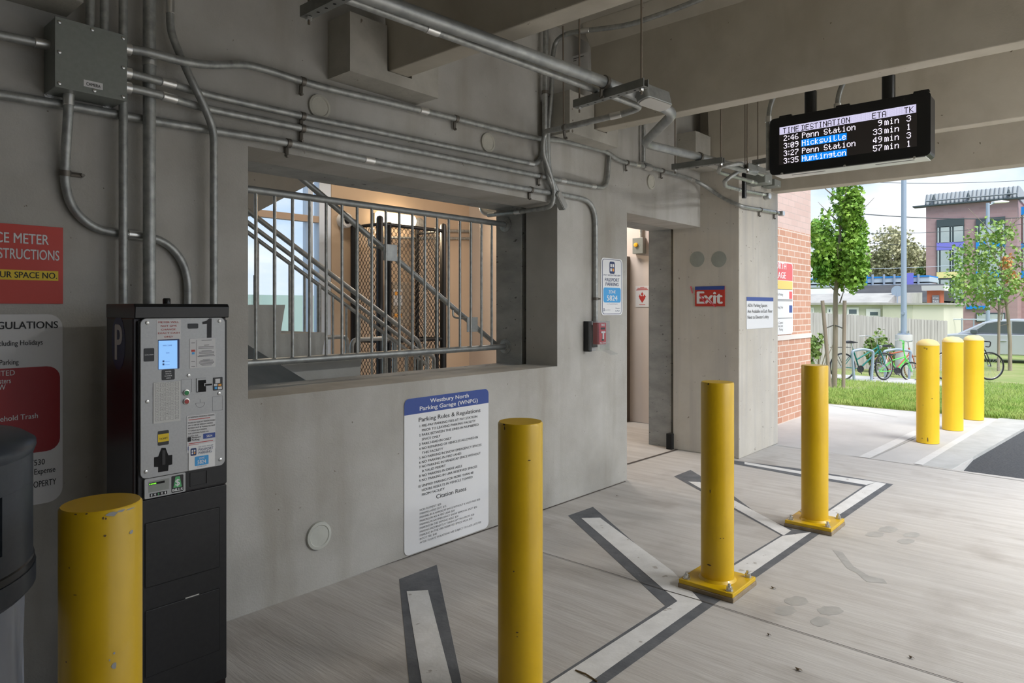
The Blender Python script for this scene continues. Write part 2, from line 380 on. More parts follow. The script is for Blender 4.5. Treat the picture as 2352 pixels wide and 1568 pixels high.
# ================================================================== SETTING
D = 3.52
mb = MB().box(-9, 7.2, -10, 7.6, -.3, 0); floor = struct('floor', mb, 'floor', 'broom finished pale concrete floor of the garage')
# main wall with window opening and door opening
WX0, WX1, WZ0, WZ1 = 1.607, 4.01, 1.017, 2.213
CXa = onY(1698, 1000, 2.67).x; DX0, DX1, DZ = 4.976, CXa, 2.25
mb = MB()
for (x0, x1, z0, z1) in ((-9, WX0, 0, D), (WX0, WX1, 0, WZ0), (WX0, WX1, WZ1, D), (WX1, DX0, 0, D), (DX0, DX1, DZ, D)):
    mb.box(x0, x1, YW, YW+.30, z0, z1)
wall = struct('wall_back', mb, 'wall', 'grey cast concrete wall with conduit runs and a window opening')
# stair tower wall behind the expansion gap
Y2, Y3 = YW+.35, YW+.61
mb = MB()
for (x0, x1, z0, z1) in ((-1, WX0, -1.5, D), (WX0, WX1, -1.5, WZ0-.01), (WX0, WX1, WZ1+.01, D), (WX1, 4.78, 0, D), (4.78, 6.40, DZ+.01, D), (6.40, 7.55, 0, D)):
    mb.box(x0, x1, Y2, Y3, z0, z1)
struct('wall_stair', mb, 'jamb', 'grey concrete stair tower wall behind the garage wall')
struct('gap_shade', MB().box(WX0-.05, 4.90, YW+.30, Y2, -.02, WZ0-.03).box(WX0-.05, WX1+.05, YW+.30, Y2, WZ1+.03, D).box(6.30, 6.38, YW+.29, Y2, 0, .16), 'hole', 'black filler for the shade in the gap between the two concrete walls')  # solid black boxes stand in for the shade inside the gap
# column at the garage edge
CY = 2.67; CXb = onY(1787, 1000, CY).x
struct('column', MB().box(CXa, CXb, CY, YW+.30, 0, D), 'column', 'pale concrete column with exit sign', bevel=.008)
# ceiling deck, its unseen rear cut short to let daylight in
mb = MB().box(-9, 7.40, -4.4, YW+.6, D, D+.12)
mb.box(-9, .9, -9.5, -4.4, D, D+.12)  # unseen deck piece added to keep the left side darker
struct('ceiling', mb, 'deck', 'concrete deck underside between the stems')
struct('wall_block_left', MB().box(-6.3, -6, -9.5, YW, 0, D), 'wall', 'unseen concrete wall added to darken the left of the garage')  # out of view, added to keep daylight off the left part
struct('wall_block_rear', MB().box(-6, .9, -9.8, -9.5, 0, D), 'wall', 'unseen concrete wall added behind the viewpoint to darken the left side')  # out of view, added so less sky light reaches the left bay
STEM_Z = 2.71
stems = []
def stem(xc, label, w=.13, z=STEM_Z, y1=2.90):
    zc = min(z+.60, D-.12); prof = [(xc-w/2, z), (xc+w/2, z), (xc+w/2+.035, zc), (xc+w/2+.15, D), (xc-w/2-.15, D), (xc-w/2-.035, zc)]
    mb = MB().prism(prof, (0, 0, 0), (1, 0, 0), (0, 0, 1), (0, -1, 0), -y1, 4.4)
    o = struct('ceiling_beam', mb, 'beam', label, bevel=.006); stems.append(o); return o
stem(.50, 'tapered concrete ceiling beam at the far left above the grey box', z=2.64)
stem(2.365, 'tapered concrete ceiling beam above the window opening', z=2.705)
stem(4.29, 'long tapered concrete ceiling beam in front of the departure board', z=2.775)
stem(6.245, 'tapered concrete ceiling beam behind the departure board', z=2.835)
stem(7.25, 'outermost concrete ceiling beam at the garage edge', w=.17, z=2.66, y1=2.69)
def corbel(xa, xb, xs, z0, zs, zt, label):
    # a block with a pocket that takes the beam end
    y0, y1 = 2.875, YW; hw = .085; e = .02
    mb = MB().box(xa, xb, y0, y1, z0, zs-.004).box(xa, xs-hw, y0, y1, zs-.004, zt)
    mb.prism([(xs+hw, zs-.004), (xb, zs-.004), (xb, zt-.06), (xb-.06, zt), (xs+hw, zt)], (0, 0, 0), (1, 0, 0), (0, 0, 1), (0, -1, 0), -y1, -y0)
    return struct('corbel', mb, 'corbel', label)
corbel(.22, .86, .50, 2.585, 2.64, 2.90, 'concrete corbel at the far left carrying a beam end')
corbel(2.045, 2.645, 2.365, 2.64, 2.705, 2.94, 'concrete corbel above the window opening')
corbel(3.90, 4.53, 4.29, 2.69, 2.775, 2.99, 'concrete corbel right of the twin vertical conduits')
corbel(5.85, 6.47, 6.245, 2.79, 2.835, 3.08, 'concrete corbel above the doorway')
# floor joints (sawn lines)
def strip(mb, pts, w, z):
    for a, b in zip(pts, pts[1:]):
        a, b = Vector(a), Vector(b); t = (b-a).normalized(); n = Vector((-t.y, t.x, 0))*w/2
        mb.quad((a-n)+UP*z, (b-n)+UP*z, (b+n)+UP*z, (a+n)+UP*z)
jt = MB()
jp = [onZ(u, v) for u, v in ((1235, 1266), (1400, 1316), (1530, 1357), (1619, 1383), (1827, 1449), (2204, 1568))]
e = (jp[-1]-jp[-2]).normalized(); jp.append(jp[-1] + e*4); jp.insert(0, jp[0] - (jp[1]-jp[0]).normalized()*.25)
strip(jt, jp, .005, .0042)
strip(jt, [onZ(1441, 1066), onZ(1560, 1031)], .03, .003)
strip(jt, [onZ(519, 1424), onZ(1437, 1105.5)], .012, .003)
struct('floor_joint', jt, 'crack', 'thin dark sawn joint across the floor')
# floor markings: zigzag no-standing stripes, dark outline under white
dk, wh = MB(), MB()
def P(mbx, px, z): mbx.poly([tuple(onZ(u, v) + UP*z) for u, v in px][::-1])
P(dk, [(917, 1330), (1003, 1297), (1067, 1600), (943, 1600)], .0012)
P(wh, [(934, 1358), (983, 1356), (1046, 1600), (974, 1600)], .0024)
P(dk, [(1305, 1184), (1362, 1164), (1600, 1370), (1620, 1384), (1556, 1382), (1528, 1391)], .0012)
P(dk, [(1528, 1391), (1590, 1360), (1665, 1371), (1393, 1568), (1345, 1602), (1205, 1600)], .0013)
P(wh, [(1335, 1190), (1378, 1189), (1545, 1312), (1613, 1384), (1556, 1381)], .0024)
P(wh, [(1556, 1381), (1613, 1384), (1366, 1560), (1310, 1600), (1216, 1600)], .0025)
P(dk, [(1548, 1094), (1586, 1079), (1684, 1138), (1750, 1187), (1822, 1215), (1797, 1231)], .0012)
P(wh, [(1581, 1106), (1607, 1107), (1684, 1148), (1817, 1219), (1800, 1230), (1684, 1165)], .0024)
P(dk, [(1600, 1345), (1797, 1227), (1822, 1216), (1890, 1221), (1700, 1352), (1640, 1371)], .0013)
P(wh, [(1612, 1345), (1797, 1231), (1864, 1222), (1690, 1342), (1640, 1371)], .0025)
P(dk, [(1684, 1057), (1836, 1076), (2052, 1112), (1987, 1118), (1836, 1094), (1684, 1065)], .0012)
P(wh, [(1710, 1061), (1836, 1082), (2014, 1107), (1990, 1114), (1836, 1088), (1710, 1066)], .0024)
P(dk, [(1850, 1205), (1985, 1115), (2052, 1112), (1931, 1196), (1890, 1222)], .0013)
P(wh, [(1857, 1206), (1990, 1116), (2014, 1107), (2036, 1111), (1921, 1187), (1872, 1220)], .0025)
mk = dk.build('floor_marking', 'mk_dark'); tag(mk, 'dark outlined zigzag stripes painted on the floor', kind='structure')
wh.build('white_stripe', 'mk_white', mk)
# stains and dry leaves on the floor
st = MB()
def blob(mbx, u, v, ru, rv, z=.0008, n=18):
    mbx.poly([tuple(onZ(u + ru*math.cos(2*math.pi*k/n)*random.uniform(.85, 1.12), v + rv*math.sin(2*math.pi*k/n)*random.uniform(.85, 1.12)) + UP*z) for k in range(n)][::-1])
for u, v, ru, rv in ((1830, 1380, 28, 11), (1803, 1402, 27, 11), (1907, 1402, 30, 11), (1883, 1427, 24, 11), (2040, 1216, 24, 7), (2010, 1227, 22, 6), (2094, 1228, 20, 6), (2081, 1243, 20, 6)):
    blob(st, u, v, ru, rv)
st.poly([tuple(onZ(u, v) + UP*.0008) for u, v in ((1912, 1262), (1935, 1268), (1960, 1300), (1995, 1322), (2030, 1330), (2038, 1340), (1990, 1336), (1968, 1316), (1945, 1305))][::-1])
tag(st.build('floor_stain', 'stain'), 'damp dark spots on the floor slab', kind='structure')

# ------------------------------------------------------------------ floor debris: dry leaves
for i, (u, v, s, lab) in enumerate(((1418, 1140, .010, 'tiny dried leaf bit on the floor near the wall end'), (1777, 1352, .014, 'curled dry leaf by the third yellow bollard'), (1722, 1350, .009, 'small dark leaf bit just right of the bolted base plate'),
                                    (1835, 1540, .016, 'dry brown leaf near the bottom edge of the floor'), (2094, 1512, .012, 'dark leaf crumb on the bare floor at lower right'), (1767, 1460, .010, 'small brown crumb beside the sawn floor joint'))):
    c = onZ(u, v); lf = MB(); pts = []
    for k in range(8):
        a = k*math.pi/4; r = s*(1.0 if k % 2 == 0 else .55); pts.append(c + Vector((r*math.cos(a), r*math.sin(a), .003 + .004*(k % 3))))
    lf.add(pts + [c + Vector((0, 0, .009))], [(k, (k+1) % 8, 8) for k in range(8)])
    tag(lf.build('dry_leaf', 'debris'), lab, 'leaf', 'bits of dry leaf on the floor')
tw = MB().tube([onZ(1322, 1541) + UP*.004, onZ(1345, 1552) + UP*.008, onZ(1372, 1567) + UP*.004], .0035, 6)
tag(tw.build('twig', 'debris'), 'thin twig lying on the white stripe at the bottom edge', 'twig')

# ================================================================== GROUT PLUGS in the walls
def plug(u, v, r, label, m='plug', plane='Y'):
    if plane == 'Y':
        c = onY(u, v, YW); mbp = MB().lathe([(0.001, -.012), (r*.74, -.012), (r*.80, -.016), (r, -.013), (r*1.03, -.002), (r*1.03, .01)], c, 36, 'Y')
    else:
        c = onX(u, v, CXa); mbp = MB().lathe([(0.001, -.003), (r*.9, -.003), (r, -.002), (r, .01)], c, 36, 'X')
    tag(mbp.build('wall_plug', m, None, 40), label, 'plug', 'round grout plugs in the concrete')
plug(732, 246, .062, 'round grout plug on the wall left of the corbel, touching the conduits')
plug(1119, 328, .062, 'round grout plug between conduits above the window opening')
plug(1494, 418, .064, 'round grout plug above the doorway')
plug(731, 1229, .070, 'pale domed round plug low on the wall near the floor', 'plug2')
plug(1601, 595, .078, 'flat green-grey disc left above the exit sign', 'plug3', 'X')
plug(1651, 595, .078, 'flat green-grey disc right above the exit sign', 'plug3', 'X')

# ================================================================== CONDUITS
def ring_at(path, u, v):
    best = None
    for i in range(len(path)-1):
        for k in range(9):
            p = path[i].lerp(path[i+1], k/8); q = proj(p); dd = (q[0]-u)**2 + (q[1]-v)**2
            if best is None or dd < best[0]: best = (dd, p, (path[i+1]-path[i]).normalized())
    return best[1], best[2]
def conduit(label, pts, r, rad=.12, clamps=(), couplings=(), m='galv', name='conduit', wall=Vector((0, 1, 0)), group='metal conduits', root=True):
    path = fillet(pts, rad); mbp = MB().tube(path, r, 14)
    o = mbp.build(name, m, None, 40); tag(o, label, 'conduit', group)
    for u, v in clamps:
        p, t = ring_at(path, u, v); q = MB().tube([p - t*.011, p + t*.011], r*1.22, 14)
        s = t.cross(wall).normalized(); s = s if s.z < 0 else -s
        if abs(t.z) > .8: s = Vector((1, 0, 0))
        a = p + s*(r*1.0); b = p + s*(r + .045)
        q.tube([a + wall*r*.7, b + wall*r*.85], .010, 6); q.tube([b + wall*r*.6 - wall*.012, b + wall*r*.9], .007, 6)
        q.build('clamp', 'clamp', o, 40)
    for u, v in couplings:
        p, t = ring_at(path, u, v); L = .032
        MB().tube([p - t*L, p - t*(L-.002), p + t*(L-.002), p + t*L], [r*1.02, r*1.13, r*1.13, r*1.02], 14).build('coupling', 'zinc', o, 40)
    return o
def W(px, off): return [onY(u, v, YW - off) for u, v in px]
r1 = .0185
def colpt(u, v): return onY(u, v, CY-.03)
def WO(px): return [onY(u, v, YW - o) for u, v, o in px]
A = WO([(285, 110, .105), (345, 121, .112), (418, 141, .112), (480, 150, .085), (560, 147, .05), (612, 160, .036)]) + W([(690, 186), (760, 205), (970, 254), (1050, 273), (1200, 311), (1245, 320), (1285, 322), (1358, 339), (1395, 349), (1418, 367), (1440, 374), (1478, 381)], .035)
conduit('galvanised conduit kinked over the junction box height, top run along the wall', A, r1, .16, clamps=((695, 187), (1047, 273), (1440, 375)), couplings=((973, 255), (1465, 379)))
Bp = WO([(285, 165, .105), (340, 180, .105), (390, 192, .098), (440, 207, .055), (500, 223, .032)]) + W([(705, 269), (1204, 372), (1236, 379), (1251, 340), (1251, 230)], .03)
conduit('second conduit run from the grey box, turning up at the twin verticals', Bp, r1*.92, .10, clamps=((695, 267),), couplings=((385, 191), (1218, 376)))
Cp = WO([(285, 199, .105), (340, 211, .105), (395, 226, .098), (450, 243, .055), (490, 253, .032)]) + W([(705, 297), (1244, 405), (1290, 415), (1358, 427)], .03) + W([(1394, 433), (1400, 358)], .03)
conduit('third conduit run from the grey box with an upturned right end', Cp, r1*.92, .12, clamps=((695, 297), (1240, 405)), couplings=((388, 224), (1292, 416), (1362, 428)))
Dp = W([(-60, 208), (140, 240), (330, 274), (470, 297), (665, 328), (850, 369), (1225, 437), (1300, 448), (1368, 463), (1368, 742)], .026)
conduit('lowest long conduit, running over the window opening down to the fire alarm box', Dp, r1, .22, clamps=((663, 327), (1220, 436), (1366, 697)), couplings=((848, 369),))
V = W
conduit('thin straight vertical conduit left of the thick one, entering behind the pay machine', V([(283, -60), (283, 1490)], .058), .0165, couplings=())
conduit('thick rust-streaked vertical conduit behind the pay machine', V([(343, -60), (343, 1490)], .066), .0245, couplings=((343, 98),))
conduit('conduit kinked twice, dropping behind the right end of the pay machine', WO([(391, -40, .05), (391, 70, .05), (410, 118, .062), (435, 175, .105), (470, 245, .095), (491, 300, .07), (491, 1400, .06)]), .0165, .10, couplings=((391, 12),))
conduit('short vertical conduit above the left side of the grey box', V([(207, -60), (207, 75)], .055), .016)
conduit('short vertical conduit above the middle of the grey box', V([(240, -60), (240, 88)], .055), .016)
conduit('conduit entering the left side of the grey box', W([(-60, 70), (30, 87), (112, 104)], .07), .017, couplings=((103, 104),))
conduit('looped conduit from the bottom of the grey box over to the pay machine', WO([(158, 210, .072), (157, 260, .070), (152, 330, .045), (148, 420, .024), (165, 480, .022), (215, 525, .022), (275, 537, .022)]) + W([ (320, 540), (375, 552), (415, 590), (432, 640), (432, 1430)], .022), .017, .14, clamps=((151, 397),), couplings=((158, 222), (312, 539)))
# vertical pair on the wall at the second beam
conduit('left one of the twin vertical conduits between the two corbels', V([(1254, 40), (1252, 200), (1251, 300), (1256, 400), (1276, 445)], .055), .020, clamps=((1252, 212),))
E = [onX(1640, -15, 3.99), onX(1560, 18, 3.99), onX(1450, 56, 3.98), onX(1400, 64, 3.96), onX(1345, 70, 3.93), onX(1300, 77, 3.90), onY(1275, 95, YW-.05), onY(1268, 140, YW-.05), onY(1267, 215, YW-.05), onY(1257, 310, YW-.045), onY(1262, 400, YW-.04), onY(1280, 440, YW-.04)]
conduit('curved conduit coming down from the deck beside the second beam', E, .017, .22, couplings=((1345, 70),))
# overhead pair on hangers
GZ = 2.60
Gp = [onZ(700, -61, GZ), onZ(835, -12, GZ), onZ(1395, 191, GZ), onZ(1490, 232, GZ-.02), onZ(1550, 258, GZ-.05), onZ(1478, 330, GZ-.05), onZ(1605, 360, GZ-.05), onZ(1700, 386, GZ-.05), onZ(1735, 395, GZ-.05)]
conduit('thick overhead conduit on hangers, jogging under the second beam', Gp, .029, .10, couplings=(), m='galv_big', clamps=((1388, 192), (1606, 361)))
Hp = [onZ(680, -45, GZ-.012), onZ(790, -5, GZ-.012), onZ(1370, 207, GZ-.012), onZ(1474, 246, GZ-.03), onZ(1440, 259, GZ-.05), onZ(1300, 292, GZ-.10), onY(1252, 302, YW-.10), onY(1245, 345, YW-.09), onY(1262, 395, YW-.07), onY(1274, 440, YW-.06), onY(1268, 474, YW-.04), onY(1235, 481, YW+.10), onY(1180, 488, YW+.35), onY(1122, 494, YW+.68)]
conduit('slim overhead conduit beside the thick one, swan-necking down into the window opening', Hp, .0175, .13, couplings=((1018, 79), (1410, 265), (1190, 487)), m='galv', clamps=((1298, 292),))
# conduit that goes on from the fitting over the doorway to the column
Kp = W([(1490, 384), (1570, 405)], .035) + [onY(1610, 420, YW-.05), onY(1660, 455, 2.85), onY(1700, 473, CY-.03), onY(1750, 482, CY-.03), onY(1787, 489, CY-.03)]
conduit('conduit from the fitting over the doorway, bending across to the column', Kp, .0185, .16, clamps=((1522, 392), (1747, 481), (1780, 488)), couplings=((1590, 411),))
# u-bend conduits at the column boxes
ub = [onY(1752, 401, 2.40), onY(1722, 388, 2.36), onY(1700, 375, 2.1), onY(1655, 382, 2.2), onY(1650, 395, 2.36), onY(1720, 415, 2.50), onY(1737, 420, 2.56)]
conduit('upper hairpin conduit at the boxes on the column', ub, .017, .06, couplings=((1727, 417),))
ub2 = [onY(1738, 378, 2.3), onY(1706, 387, 2.2), onY(1664, 415, 2.3), onY(1666, 427, 2.42), onY(1700, 436, 2.55), onY(1757, 447, CY-.035)]
conduit('lower hairpin conduit at the boxes on the column', ub2, .017, .06, couplings=((1698, 435), (1752, 446)))
conduit('vertical conduit behind the thick jog, left of the third corbel', V([(1478, 255), (1478, 372)], .04), .017)

# conduit bodies (fittings)
def lb(label, c, along, out, L, w, h):
    c, a, o = Vector(c), Vector(along).normalized(), Vector(out).normalized(); s = a.cross(o).normalized()
    t = thing('conduit_fitting', label, 'fitting', c, 'conduit fittings')
    MB().prism(rrect(-L/2, -w/2, L, w, w*.32), c, a, s, o, -h, h*.5).build('body', 'galv_big', t, 40, .003)
    MB().prism(rrect(-L*.47, -w*.47, L*.94, w*.94, w*.4), c, a, s, o, h*.5, h*.5+.006).build('cover', 'zinc', t, 40)
    return t
lb('flat grey fitting hanging at the right end of the window opening', onY(1287, 460, YW-.07), onY(1297, 480, YW-.07) - onY(1277, 440, YW-.07), (0.15, -1, 0), .15, .058, .03)
lb('small grey fitting over the doorway', onY(1489, 384, YW-.04), (1, 0, -.02), (0, -.5, -1), .12, .045, .025)
lb('large elbow fitting hung beside the second beam', onZ(1502, 229, GZ-.03), (1, -.1, 0), (0, -.25, -1), .24, .085, .05)
lb('white capped fitting at the right edge of the column', onY(1796, 490, CY-.03), (1, 0, 0), (0, -1, 0), .07, .05, .03)
lb('small capped fitting on the column below the boxes', onY(1764, 450, CY-.035), (1, 0, 0), (0, -1, 0), .08, .06, .03)

# strut hangers with rods
def hanger(label, a, b, rods, rod_top=D, holes=True):
    a, b = Vector(a), Vector(b); ax = (b-a).normalized(); s = ax.cross(UP).normalized(); w = .041; L = (b-a).length
    t = thing('strut_hanger', label, 'hanger', (a+b)/2, 'strut hangers for the conduits')
    mbp = MB().prism([(-w/2, -w/2), (w/2, -w/2), (w/2, w/2), (w/2-.006, w/2), (w/2-.006, -w/2+.003), (-w/2+.006, -w/2+.003), (-w/2+.006, w/2), (-w/2, w/2)], a, s, UP, -ax, 0, -L)
    mbp.build('channel', 'strut', t)
    hb = MB(); n = max(4, int(L/.048))
    for k in range(n):
        c = a + ax*(L*(k+.7)/n) - UP*(w/2 + .0006); hb.poly([tuple(c + (ax*math.cos(x*math.pi/5) + s*math.sin(x*math.pi/5))*.0065) for x in range(10)])
    hb.build('slot_holes', 'hole', t)
    for f in rods:
        p = a + ax*L*f
        MB().tube([p - UP*.05, Vector((p.x, p.y, rod_top))], .0048, 8).build('threaded_rod', 'rod', t, 40)
        MB().tube([p - UP*.034, p - UP*.022], .012, 6).build('nut', 'zinc', t)
    return t
hanger('strut hanger at the top edge left of the first beam', onZ(700, 30, GZ-.055), onZ(880, -60, GZ-.055), (.06, .94))
hanger('strut hanger in front of the second beam, with two rods', onZ(1322, 240, GZ-.055), onZ(1484, 190, GZ-.055), (.06, .94))
hanger('strut hanger above the doorway beside the third corbel', onZ(1545, 384, GZ-.105), onZ(1662, 368, GZ-.105), (.05, .95))
hanger('short strut hanger beside the departure board', onY(1713, 381, 2.1), onY(1762, 396, 2.28), (.06,))
hanger('strut hanger running to the departure board', onY(1733, 373, 2.36), onY(1775, 366, 2.0), (.2,))
tr = MB().tube([onY(1293, 60, 2.62), onY(1295, 296, 2.62)], .0048, 8)
tag(tr.build('threaded_rod', 'rod', None, 40), 'long thin rod carrying the slim conduit left of the second corbel', 'rod')

# ================================================================== CAMERA JUNCTION BOX
jf = YW-.145; a = onY(127, 38, jf); b = onY(290, 232, jf)
jx0, jx1, jz1, jz0 = a.x, b.x, a.z, b.z
t = thing('junction_box', 'grey steel box lettered CAMERA high on the wall', 'box', (a.x, YW, jz0))
MB().box(jx0, jx1, jf+.004, YW-.004, jz0, jz1).build('casing', 'boxgrey', t, None, .002)
fc = wallface(jx0, jz0, jf); jw, jh = jx1-jx0, jz1-jz0
mbp = MB(); fc.rect(mbp, -.002, -.002, jw+.004, jh+.004, .003, .006); lid = mbp.build('cover', 'boxgrey', t, None, .0015)
for fx, fy in ((.05, .93), (.5, .95), (.95, .95), (.05, .5), (.95, .5), (.05, .05), (.53, .05), (.95, .05)):
    c = fc.p(fx*jw, fy*jh, .003); MB().lathe([(.0075, 0), (.006, -.004), (.0015, -.0055)], c, 12, 'Y').build('screw', 'screw', t, 40)
mbp = MB(); fc.rect(mbp, .38*jw, .085*jh, .27*jw, .10*jh, .0038); mbl = mbp.build('label_plate', 'sticker', t)
mbp = MB(); fc.text(mbp, 'CAMERA', .515*jw, .107*jh, .045*jh, .20*jw, 'C', .0045, .02); mbp.build('lettering', 'txt', mbl)
for u, v in ((112, 218), (245, 243)):
    c = onY(u, v, YW); MB().lathe([(.017, .001), (.017, -.004), (.009, -.004), (.009, -.011), (.001, -.011)], c, 14, 'Y').build('mounting_tab', 'zinc', t, 40)
for z_u, z_v in ((294, 113), (294, 168), (294, 202)):
    p = onY(z_u, z_v, YW-.105)
    MB().tube([Vector((jx1-.002, p.y, p.z)), Vector((jx1+.030, p.y, p.z))], .025, 14).build('connector', 'zinc', t, 40)

# ================================================================== SIGNS
def plate(name, label, f, w, h, r, m='signwhite', thick=.004, cat='sign', edge=None):
    t = thing(name, label, cat, f.p(0, 0, 0)); mbp = MB(); f.rect(mbp, 0, 0, w, h, thick, thick, r); mbp.build('plate', m, t, None)
    return t, f
def layer(t, f, name, m, fn):
    mbp = MB(); fn(mbp); return mbp.build(name, m, t)
# --- parking rules
a = onY(927.5, 917, YW-.001); b = onY(1121, 1210, YW-.001)
w, h = b.x-a.x, a.z-b.z; f = wallface(a.x, b.z, YW-.001)
t, f = plate('rules_sign', 'tall white parking rules sign with blue header low on the wall', f, w, h, .035*1)
LT = .0047
layer(t, f, 'header', 'navy', lambda q: q.prism([(0, h*.897), (w, h*.897)] + [p for p in rrect(0, 0, w, h, .035) if p[1] > h*.9], f.o, f.ux, f.uy, f.n, .004, LT))
def hdr(q):
    f.text(q, 'Westbury North', w*.51, h*.957, h*.026, w*.46, 'C', .0052, .02); f.text(q, 'Parking Garage (WNPG)', w*.51, h*.914, h*.026, w*.69, 'C', .0052, .02)
layer(t, f, 'header_lettering', 'txtwhite', hdr)
RULES = [('1.', 'PRE-PAY PARKING FEES AT PAY STATION', .66), ('', 'PRIOR TO LEAVING PARKING FACILITY', .64), ('2.', 'PARK BETWEEN THE LINES IN NUMBERED', .68), ('', 'SPACE ONLY', .21), ('3.', 'PARK HEAD-IN ONLY', .34),
         ('4.', 'NO REPAIRING OF VEHICLES ALLOWED IN', .67), ('', 'THIS FACILITY', .24), ('5.', 'NO PARKING IN SNOW EMERGENCY SPACES', .715), ('6.', 'NO PARKING IN FIRE LANES', .46), ('7.', 'NO PARKING IN HANDICAP SPACE WITHOUT', .705),
         ('', 'A VALID PERMIT', .27), ('8.', 'NO PARKING IN DRIVE AISLE', .47), ('9.', 'NO PARKING IN LIRR RESERVED SPACES', .66), ('10.', 'UNPAID PARKING FOR MORE THAN 48', .61), ('', 'HOURS RESULTS IN VEHICLE TOWED', .60), ('', 'FROM FACILITY', .26)]
def body(q):
    f.text(q, 'Parking Rules & Regulations', w*.155, h*.842, h*.027, w*.735, 'L', .0052, .006)
    y = .806
    for i, (nn, s, ww) in enumerate(RULES):
        if nn: f.text(q, nn, w*.178, h*y, h*.0155, None, 'R', .0052, .004)
        f.text(q, s, w*.188, h*y, h*.0155, w*ww, 'L', .0052, .006)
        y -= .0295 if i not in (12,) else .036
    f.text(q, 'Citation Rates', w*.53, h*.312, h*.027, w*.36, 'C', .0052, .006)
layer(t, f, 'lettering', 'txt', body)
CIT = [('NON PAYMENT: $20', .24), ('PARKING HEAD OUT: $15', .30), ('PARKING IN A HANDICAP SPACE WITHOUT A VALID PASS: $30', .72), ('PARKING IN AN A FIRE LANE: $30', .40), ('PARKING IN AN EMERGENCY SNOW REMOVAL SPOT: $30', .68),
       ('PARKING IN THE DRIVING AISLE: $30', .445), ('PARKING INCORRECTLY/ TAKING UP TWO SPOTS: $30', .645), ('PARKING IN THE LIRR RESERVED SPACE AREA: $30', .62), ('BOOT FEE: $40', .19), ('AFTER 15 DAYS VIOLATIONS ARE SUBJECT TO A $25 LATE FEE', .735)]
layer(t, f, 'citation_lettering', 'txtgrey', lambda q: [f.text(q, s, w*.165, h*(.262 - .0235*i), h*.0125, w*ww, 'L', .0052) for i, (s, ww) in enumerate(CIT)])

# --- pay with the app sign
a = onY(1380, 591, YW-.001); b = onY(1429, 723, YW-.001); w, h = b.x-a.x, a.z-b.z; f = wallface(a.x, b.z, YW-.001)
t, f = plate('zone_sign', 'white parking app sign with a sky blue zone block beside the doorway', f, w, h, .035, thick=.003)
def bord(q):
    q.prism(rrect(w*.045, h*.018, w*.91, h*.964, .03), f.o, f.ux, f.uy, f.n, .003, .0034)
layer(t, f, 'border', 'navydark', bord)
layer(t, f, 'face', 'signwhite', lambda q: f.rect(q, w*.065, h*.027, w*.87, h*.946, .0038, .0004, .026))
def logo(q, cx, cy, s):
    f.rect(q, cx-s/2, cy-s*.62, s, s*1.24, .0044, .0004, s*.2)
def logow(q, cx, cy, s, lift=.005):
    for dx, dy in ((-1, 1), (1, 1), (-1, -1)): f.rect(q, cx + dx*s*.2 - s*.14, cy + dy*s*.22 - s*.16, s*.28, s*.32, lift, .0004, s*.03)
layer(t, f, 'logo', 'navydark', lambda q: logo(q, w*.5, h*.836, w*.25))
layer(t, f, 'logo_squares', 'txtwhite', lambda q: logow(q, w*.5, h*.836, w*.25))
layer(t, f, 'logo_orange_square', 'orange', lambda q: f.rect(q, w*.5 + w*.05 - w*.035, h*.836 - w*.055 - w*.04, w*.07, w*.08, .005, .0004, .004))
layer(t, f, 'zone_block', 'skyblue', lambda q: f.rect(q, w*.10, h*.222, w*.81, h*.262, .0044, .0004, .02))
def l1(q):
    f.text(q, 'PAY WITH THE APP', w*.5, h*.688, h*.028, w*.78, 'C', .005, 0); f.text(q, 'PASSPORT', w*.5, h*.592, h*.06, w*.68, 'C', .005, .01); f.text(q, 'PARKING', w*.5, h*.513, h*.06, w*.60, 'C', .005, .01)
    f.text(q, 'Go to PassportParking.com', w*.5, h*.19, h*.012, w*.5, 'C', .005); f.text(q, 'Long Island Rail Road', w*.16, h*.085, h*.013, w*.25, 'L', .005); f.text(q, 'D', w*.10, h*.07, h*.05, w*.055, 'L', .005, .03)
    f.text(q, 'Passport', w*.66, h*.115, h*.016, w*.22, 'L', .005); f.text(q, 'LAZ', w*.66, h*.065, h*.018, w*.20, 'L', .005, .02)
layer(t, f, 'lettering', 'navydark', l1)
def l2(q): f.text(q, 'ZONE', w*.5, h*.385, h*.05, w*.32, 'C', .005, .012); f.text(q, '5824', w*.5, h*.255, h*.09, w*.49, 'C', .005, .015)
layer(t, f, 'zone_lettering', 'txtwhite', l2)

# --- exit sign on the column side
a = onX(1597, 658, CXa-.001); b = onX(1665, 703, CXa-.001); w, h = a.y-b.y, a.z-b.z; f = sideface(a.y, b.z, CXa-.001)
t, f = plate('exit_sign', 'red Exit sign with blue top band on the column', f, w, h, 0, 'red', .006)
layer(t, f, 'top_band', 'navy', lambda q: f.rect(q, 0, h*.82, w, h*.18, .0066))
layer(t, f, 'lettering', 'txtwhite', lambda q: f.text(q, 'Exit', w*.5, h*.13, h*.60, w*.84, 'C', .007, .045))
sc = MB(); sf = sideface(onX(1586, 650, CXa).y, onX(1586, 665, CXa).z, CXa)
for (x, y, ln, an) in ((0, .03, .07, -1.2), (.10, -.06, .10, -.9), (.17, -.09, .13, -.7)):
    dx, dy = math.cos(an)*ln, math.sin(an)*ln; sf.shape(sc, [(x, y), (x+.012, y+.006), (x+dx+.006, y+dy), (x+dx-.004, y+dy-.004)][::-1], .0085, .0005)
sc.build('paint_scribble', mat('pink_marker', (.75, .10, .16), .5), t)

